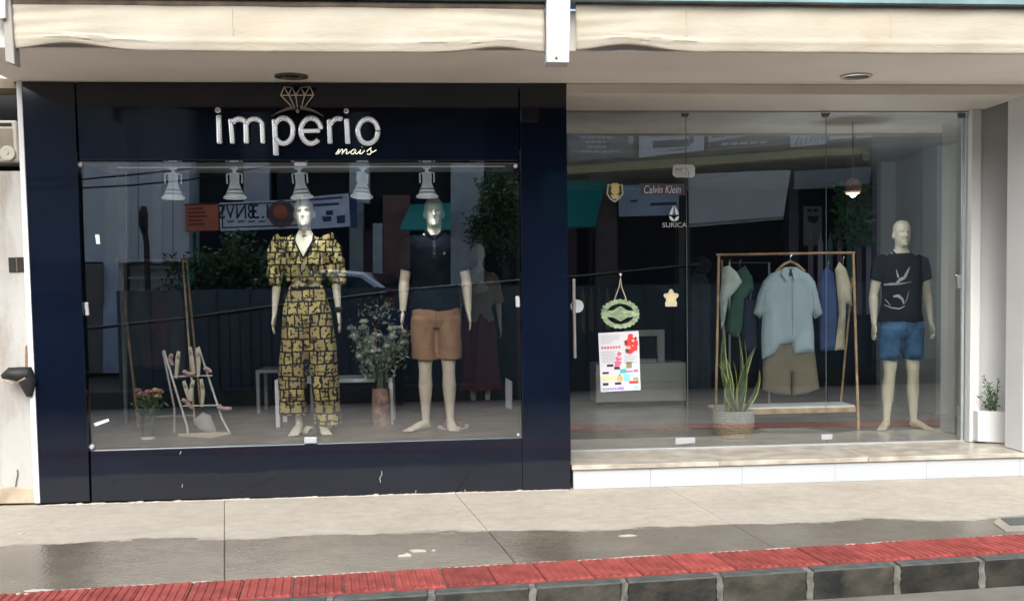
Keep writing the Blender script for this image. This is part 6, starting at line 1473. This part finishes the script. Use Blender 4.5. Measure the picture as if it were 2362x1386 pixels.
wp('awning_cloth', [(1832, 396), (2012, 384), (2006, 424), (1832, 438)], YO + .05, .03, mat('grey_awning_cloth', (.36, .36, .37), rough=.8), ga)
sb = thing('pale_banner', V(1510, 470, YO, MR_), 'blue grey banner hung between brown piers mirrored behind the drop sticker', 'banner')
wp('cloth', [(1426, 428), (1566, 424), (1566, 496), (1428, 500)], YO - .2, .03, mat('blue_grey_banner', (.55, .63, .72), rough=.8, var=.15, scale=1.5), sb)
for p_ in ([(1454, 462), (1470, 461), (1470, 466), (1454, 467)], [(1500, 468), (1560, 466), (1560, 473), (1500, 475)]): wp('print_block', p_, YO - .196, .003, M_inkb, sb)

ph_ = thing('plastered_house', V(2200, 700, YO, MR_), 'grey plastered house across the street mirrored at the right end of the clear glass', 'building')
wp('wall', [(2012, 300), (2900, 290), (2900, 900), (2012, 900)], YO + .1, 1.5, mat('grey_house_plaster', (.22, .22, .21), rough=.85, var=.05), ph_)
wp('pilaster', [(2128, 305), (2166, 305), (2162, 900), (2128, 900)], YO + .2, .1, mat('grey_house_pilaster', (.30, .30, .29), rough=.85), ph_)
# fence, handrail, cables
fc = thing('metal_fence', (0, -9.9, 0), 'low dark navy ribbed metal fence across the street mirrored low in both windows', 'fence')
M_fn = mat('navy_metal', (.05, .078, .098), rough=.5, var=.2)
zf = V(500, 668, -9.9).z
for k in range(64):
    x = -14 + k * .5
    if V(150, 700, -9.9).x < x < V(214, 700, -9.9).x: continue
    if x > V(2000, 700, -9.9, MR_).x: break
    part('fence_panel', MB().box(x + .01, x + .47, -9.93, -9.90, .08, zf), M_fn, fc)
    part('fence_post', MB().box(x + .47, x + .51, -9.95, -9.87, .08, zf + .01), M_fn, fc)
hr_ = thing('handrail', V(600, 705, -9.2), 'dark sloping handrail across the street mirrored as a line through both windows', 'handrail')
M_rl = mat('handrail_black', (.008, .009, .012), rough=.5)
part('rail', MB().tube([V(150, 764, -9.2), V(420, 735, -9.2), V(640, 706, -9.2), V(950, 668, -9.2), V(1300, 640, -9.2), V(1660, 605, -9.2)], .024, 8, ref=(0, 1, 0)), M_rl, hr_, smooth=True)
for k in range(9):
    q = V(480 + 24 * k, 728 - 3 * k, -9.2); part('baluster', MB().tube([q, Vector((q.x, q.y, .1))], .010, 6), M_rl, hr_)
for (y0, y1, y2, lab) in ((414, 404, 384, 'upper dark overhead cable mirrored at top left of display glass'), (434, 428, 410, 'lower dark overhead cable mirrored at top left of display glass')):
    t_ = thing('overhead_cable', V(300, y1, -11.5), lab, 'cable', 'overhead cables')
    part('cable', MB().tube([V(-100, y0 + 4, -11.5), V(190, y0, -11.5), V(300, y1, -11.5), V(430, y2 + 6, -11.5), V(640, y2 - 30, -11.5)], .016, 6, ref=(0, 1, 0)), M_rl, t_)
# trees
def tree(c, r_, h, n, lab, seed, L=.10):
    g = np.random.default_rng(seed)
    t_ = thing('street_tree', c, lab, 'tree', 'street trees across the road')
    tk = MB(); tk.tube([c, c + Vector((.04, 0, h * .35)), c + Vector((-.03, .05, h * .7))], [.11, .08, .05], 8)
    for k in range(7):
        a = 6.283 * k / 7; b0 = c + Vector((0, 0, h * (.35 + .05 * k))); tk.tube([b0, b0 + Vector((math.cos(a) * r_.x * .4, math.sin(a) * r_.y * .4, h * .16)), b0 + Vector((math.cos(a) * r_.x * .8, math.sin(a) * r_.y * .8, h * .22))], [.04, .025, .012], 6)
    part('trunk', tk, mat('tree_bark', (.07, .055, .04), rough=.95, var=.3, scale=12, bump=.5), t_, smooth=True)
    lf = MB(); cl = [(g.normal(0, .45), g.normal(0, .45), g.normal(0, .42)) for _ in range(26)]
    for i in range(n):
        q = cl[g.integers(len(cl))]; p = c + Vector((0, 0, h * .72)) + Vector(((q[0] + g.normal(0, .16)) * r_.x, (q[1] + g.normal(0, .16)) * r_.y, (q[2] + g.normal(0, .15)) * r_.z))
        leafcard(lf, p, (g.normal(), g.normal(), g.normal() - .2), L * g.uniform(.7, 1.3), L * .22)
    part('crown', lf, mat('tree_leaf', (.03, .075, .028), rough=.6, var=.5, scale=1.5, c2=(.075, .14, .045)), t_)['kind'] = 'stuff'
c = V(565, 690, -10.55); tree(Vector((c.x, c.y, .1)), Vector((.85, .35, .62)), 2.45, 3800, 'round leafy tree under the white sign mirrored left of the patchwork mannequin', 3)
c = V(1165, 690, -12.0); tree(Vector((c.x, c.y, .1)), Vector((.55, .5, .85)), 4.1, 3600, 'tall leafy tree mirrored right of the bald mannequin', 5)
# parked car
def car(c, face, lab):
    t_ = thing('parked_car', c, lab, 'car'); Wd = 1.76; Lc = 4.3
    M_cw = mat('white_car_paint', (.78, .79, .80), rough=.2, coat=.5, var=.02); M_cg_ = mat('car_glass', (.02, .025, .03), rough=.05); M_ty = mat('tyre_rubber', (.02, .02, .02), rough=.8); M_rim = mat('alloy_rim', (.5, .5, .52), rough=.3, metal=.9)
    lower = [(-2.15, .35), (-2.12, .75), (-2.05, 1.0), (-.95, 1.02), (.75, 1.06), (1.75, .98), (2.1, .85), (2.15, .4)]
    roof = [(-2.02, 1.0), (-1.85, 1.45), (-1.55, 1.66), (-.3, 1.72), (.25, 1.66), (1.15, 1.04)]
    def sec(prof, w0, w1, zt):
        mb = MB(); n = len(prof)
        def ww(z): return w0 + (w1 - w0) * max(0, min(1, (z - 1.0) / .7))
        vs = [(c.x + face * x, c.y - ww(z) / 2, c.z + z) for x, z in prof] + [(c.x + face * x, c.y + ww(z) / 2, c.z + z) for x, z in prof]
        mb.add(vs, [tuple(range(n)), tuple(range(2 * n - 1, n - 1, -1))] + [(i, i + n, (i + 1) % n + n, (i + 1) % n) for i in range(n)]); return mb
    part('body', sec(lower, Wd, Wd, 1), M_cw, t_, bevel=.05); part('cabin', sec(roof, Wd - .06, Wd - .42, 1), M_cw, t_, bevel=.04)
    for sd_ in (-1, 1):
        def gq(p): return [(c.x + face * x, c.y + sd_ * ((Wd - .06 + (-.36) * max(0, (z - 1.0) / .7)) / 2 + .006), c.z + z) for x, z in p]
        for p in ([(-1.82, 1.08), (-1.66, 1.45), (-1.45, 1.58), (-.95, 1.60), (-.95, 1.08)], [(-.88, 1.08), (-.88, 1.60), (-.22, 1.62), (-.22, 1.08)], [(-.14, 1.08), (-.14, 1.62), (.2, 1.58), (.92, 1.10)]):
            part('side_window', MB().prism(gq(p), (0, sd_ * .008, 0)), M_cg_, t_)
        for x in (-1.35, 1.35):
            wh = (c.x + face * x, c.y + sd_ * (Wd / 2 - .10), c.z + .33)
            w_ = part('wheel', MB().lathe([(.20, -.10), (.31, -.10), (.33, -.06), (.33, .06), (.31, .10), (.20, .10)], wh, 22, 'y'), M_ty, t_, smooth=True)
            part('rim', MB().lathe([(.0001, -.105), (.20, -.095), (.20, .095), (.0001, .105)], wh, 16, 'y'), M_rim, w_)
    part('windscreen', MB().add([(c.x + face * .34, c.y - .62, c.z + 1.63), (c.x + face * .34, c.y + .62, c.z + 1.63), (c.x + face * 1.10, c.y + .76, c.z + 1.10), (c.x + face * 1.10, c.y - .76, c.z + 1.10)], [(0, 1, 2, 3)]), M_cg_, t_).location.z += .02
    for y in (-.6, .6): part('headlight', MB().ball((c.x + face * 2.08, c.y + y, c.z + .78), (.10, .16, .09), 10, 8), mat('headlight_lens', (.7, .72, .74), rough=.1), t_, smooth=True)
    t_.rotation_euler = (0, 0, R(14))
    return t_
c = V(835, 640, -11.55); car(Vector((c.x, -11.55, .22)), 1, 'white estate car parked beyond the fence mirrored between the two window mannequins')

# the person taking the picture, standing in the road just behind the camera (mirrored between the window mannequins)
cph = V(905, 900, -9.05)
ph = thing('person', (cph.x, -9.05, ROADZ), 'person in dark cap and blue shirt standing across the street mirrored between mannequins', 'person')
def person_body(Hp):
    mb = body_mb(True, Hp, stance=.12); return mb
b_ = remesh(person_body(1.70), .010, 3); sculpt(b_, 1.70 / 1.85)
bo = finish(b_, 'body', mat('person_skin', (.24, .13, .09), rough=.6), ph)
kp = 1.70 / 1.85
s_ = remesh(shirt_mb(kp, .96, 1.30), .012, 4); cloth_noise(s_, .01, 24, 12, 31); finish(s_, 'shirt', mat('dull_blue_shirt', (.035, .05, .10), rough=.9), ph)
mb = MB(); mb.tube([(0, 0, z * kp) for z in (1.02, .96, .88, .80)], [(.178, .125), (.188, .13), (.186, .128), (.13, .10)], 24)
for sg_ in (-1, 1): mb.tube([(sg_ * x * kp, 0, z * kp) for x, z in ((.09, .90), (.10, .6), (.115, .35), (.12, .08))], [(.10, .11), (.085, .095), (.075, .085), (.075, .085)], 18)
s_ = remesh(mb, .012, 3); finish(s_, 'trousers', mat('dark_work_trousers', (.025, .028, .03), rough=.9), ph)
mb = MB(); mb.lathe([(.0001, 1.885 * kp), (.06, 1.87 * kp), (.088, 1.82 * kp), (.092, 1.775 * kp), (.08, 1.77 * kp)], (0, 0, 0), 20); mb.tube([(0, -.05, 1.785 * kp), (0, -.17, 1.775 * kp)], [(.078, .010), (.06, .008)], 12)
finish(mb.mesh('cap', []), 'cap', mat('maroon_black_cap', (.035, .014, .018), rough=.9), ph)
mb = MB()
for sg_ in (-1, 1): mb.tube([(sg_ * .115, .07, .03), (sg_ * .115, -.02, .05), (sg_ * .12, -.14, .04), (sg_ * .12, -.22, .03)], [(.045, .03), (.05, .045), (.052, .04), (.04, .025)], 12)
finish(mb.mesh('shoe', []), 'shoe', mat('dark_shoe', (.02, .018, .016), rough=.7), ph)
ph.rotation_euler = (0, 0, math.pi)
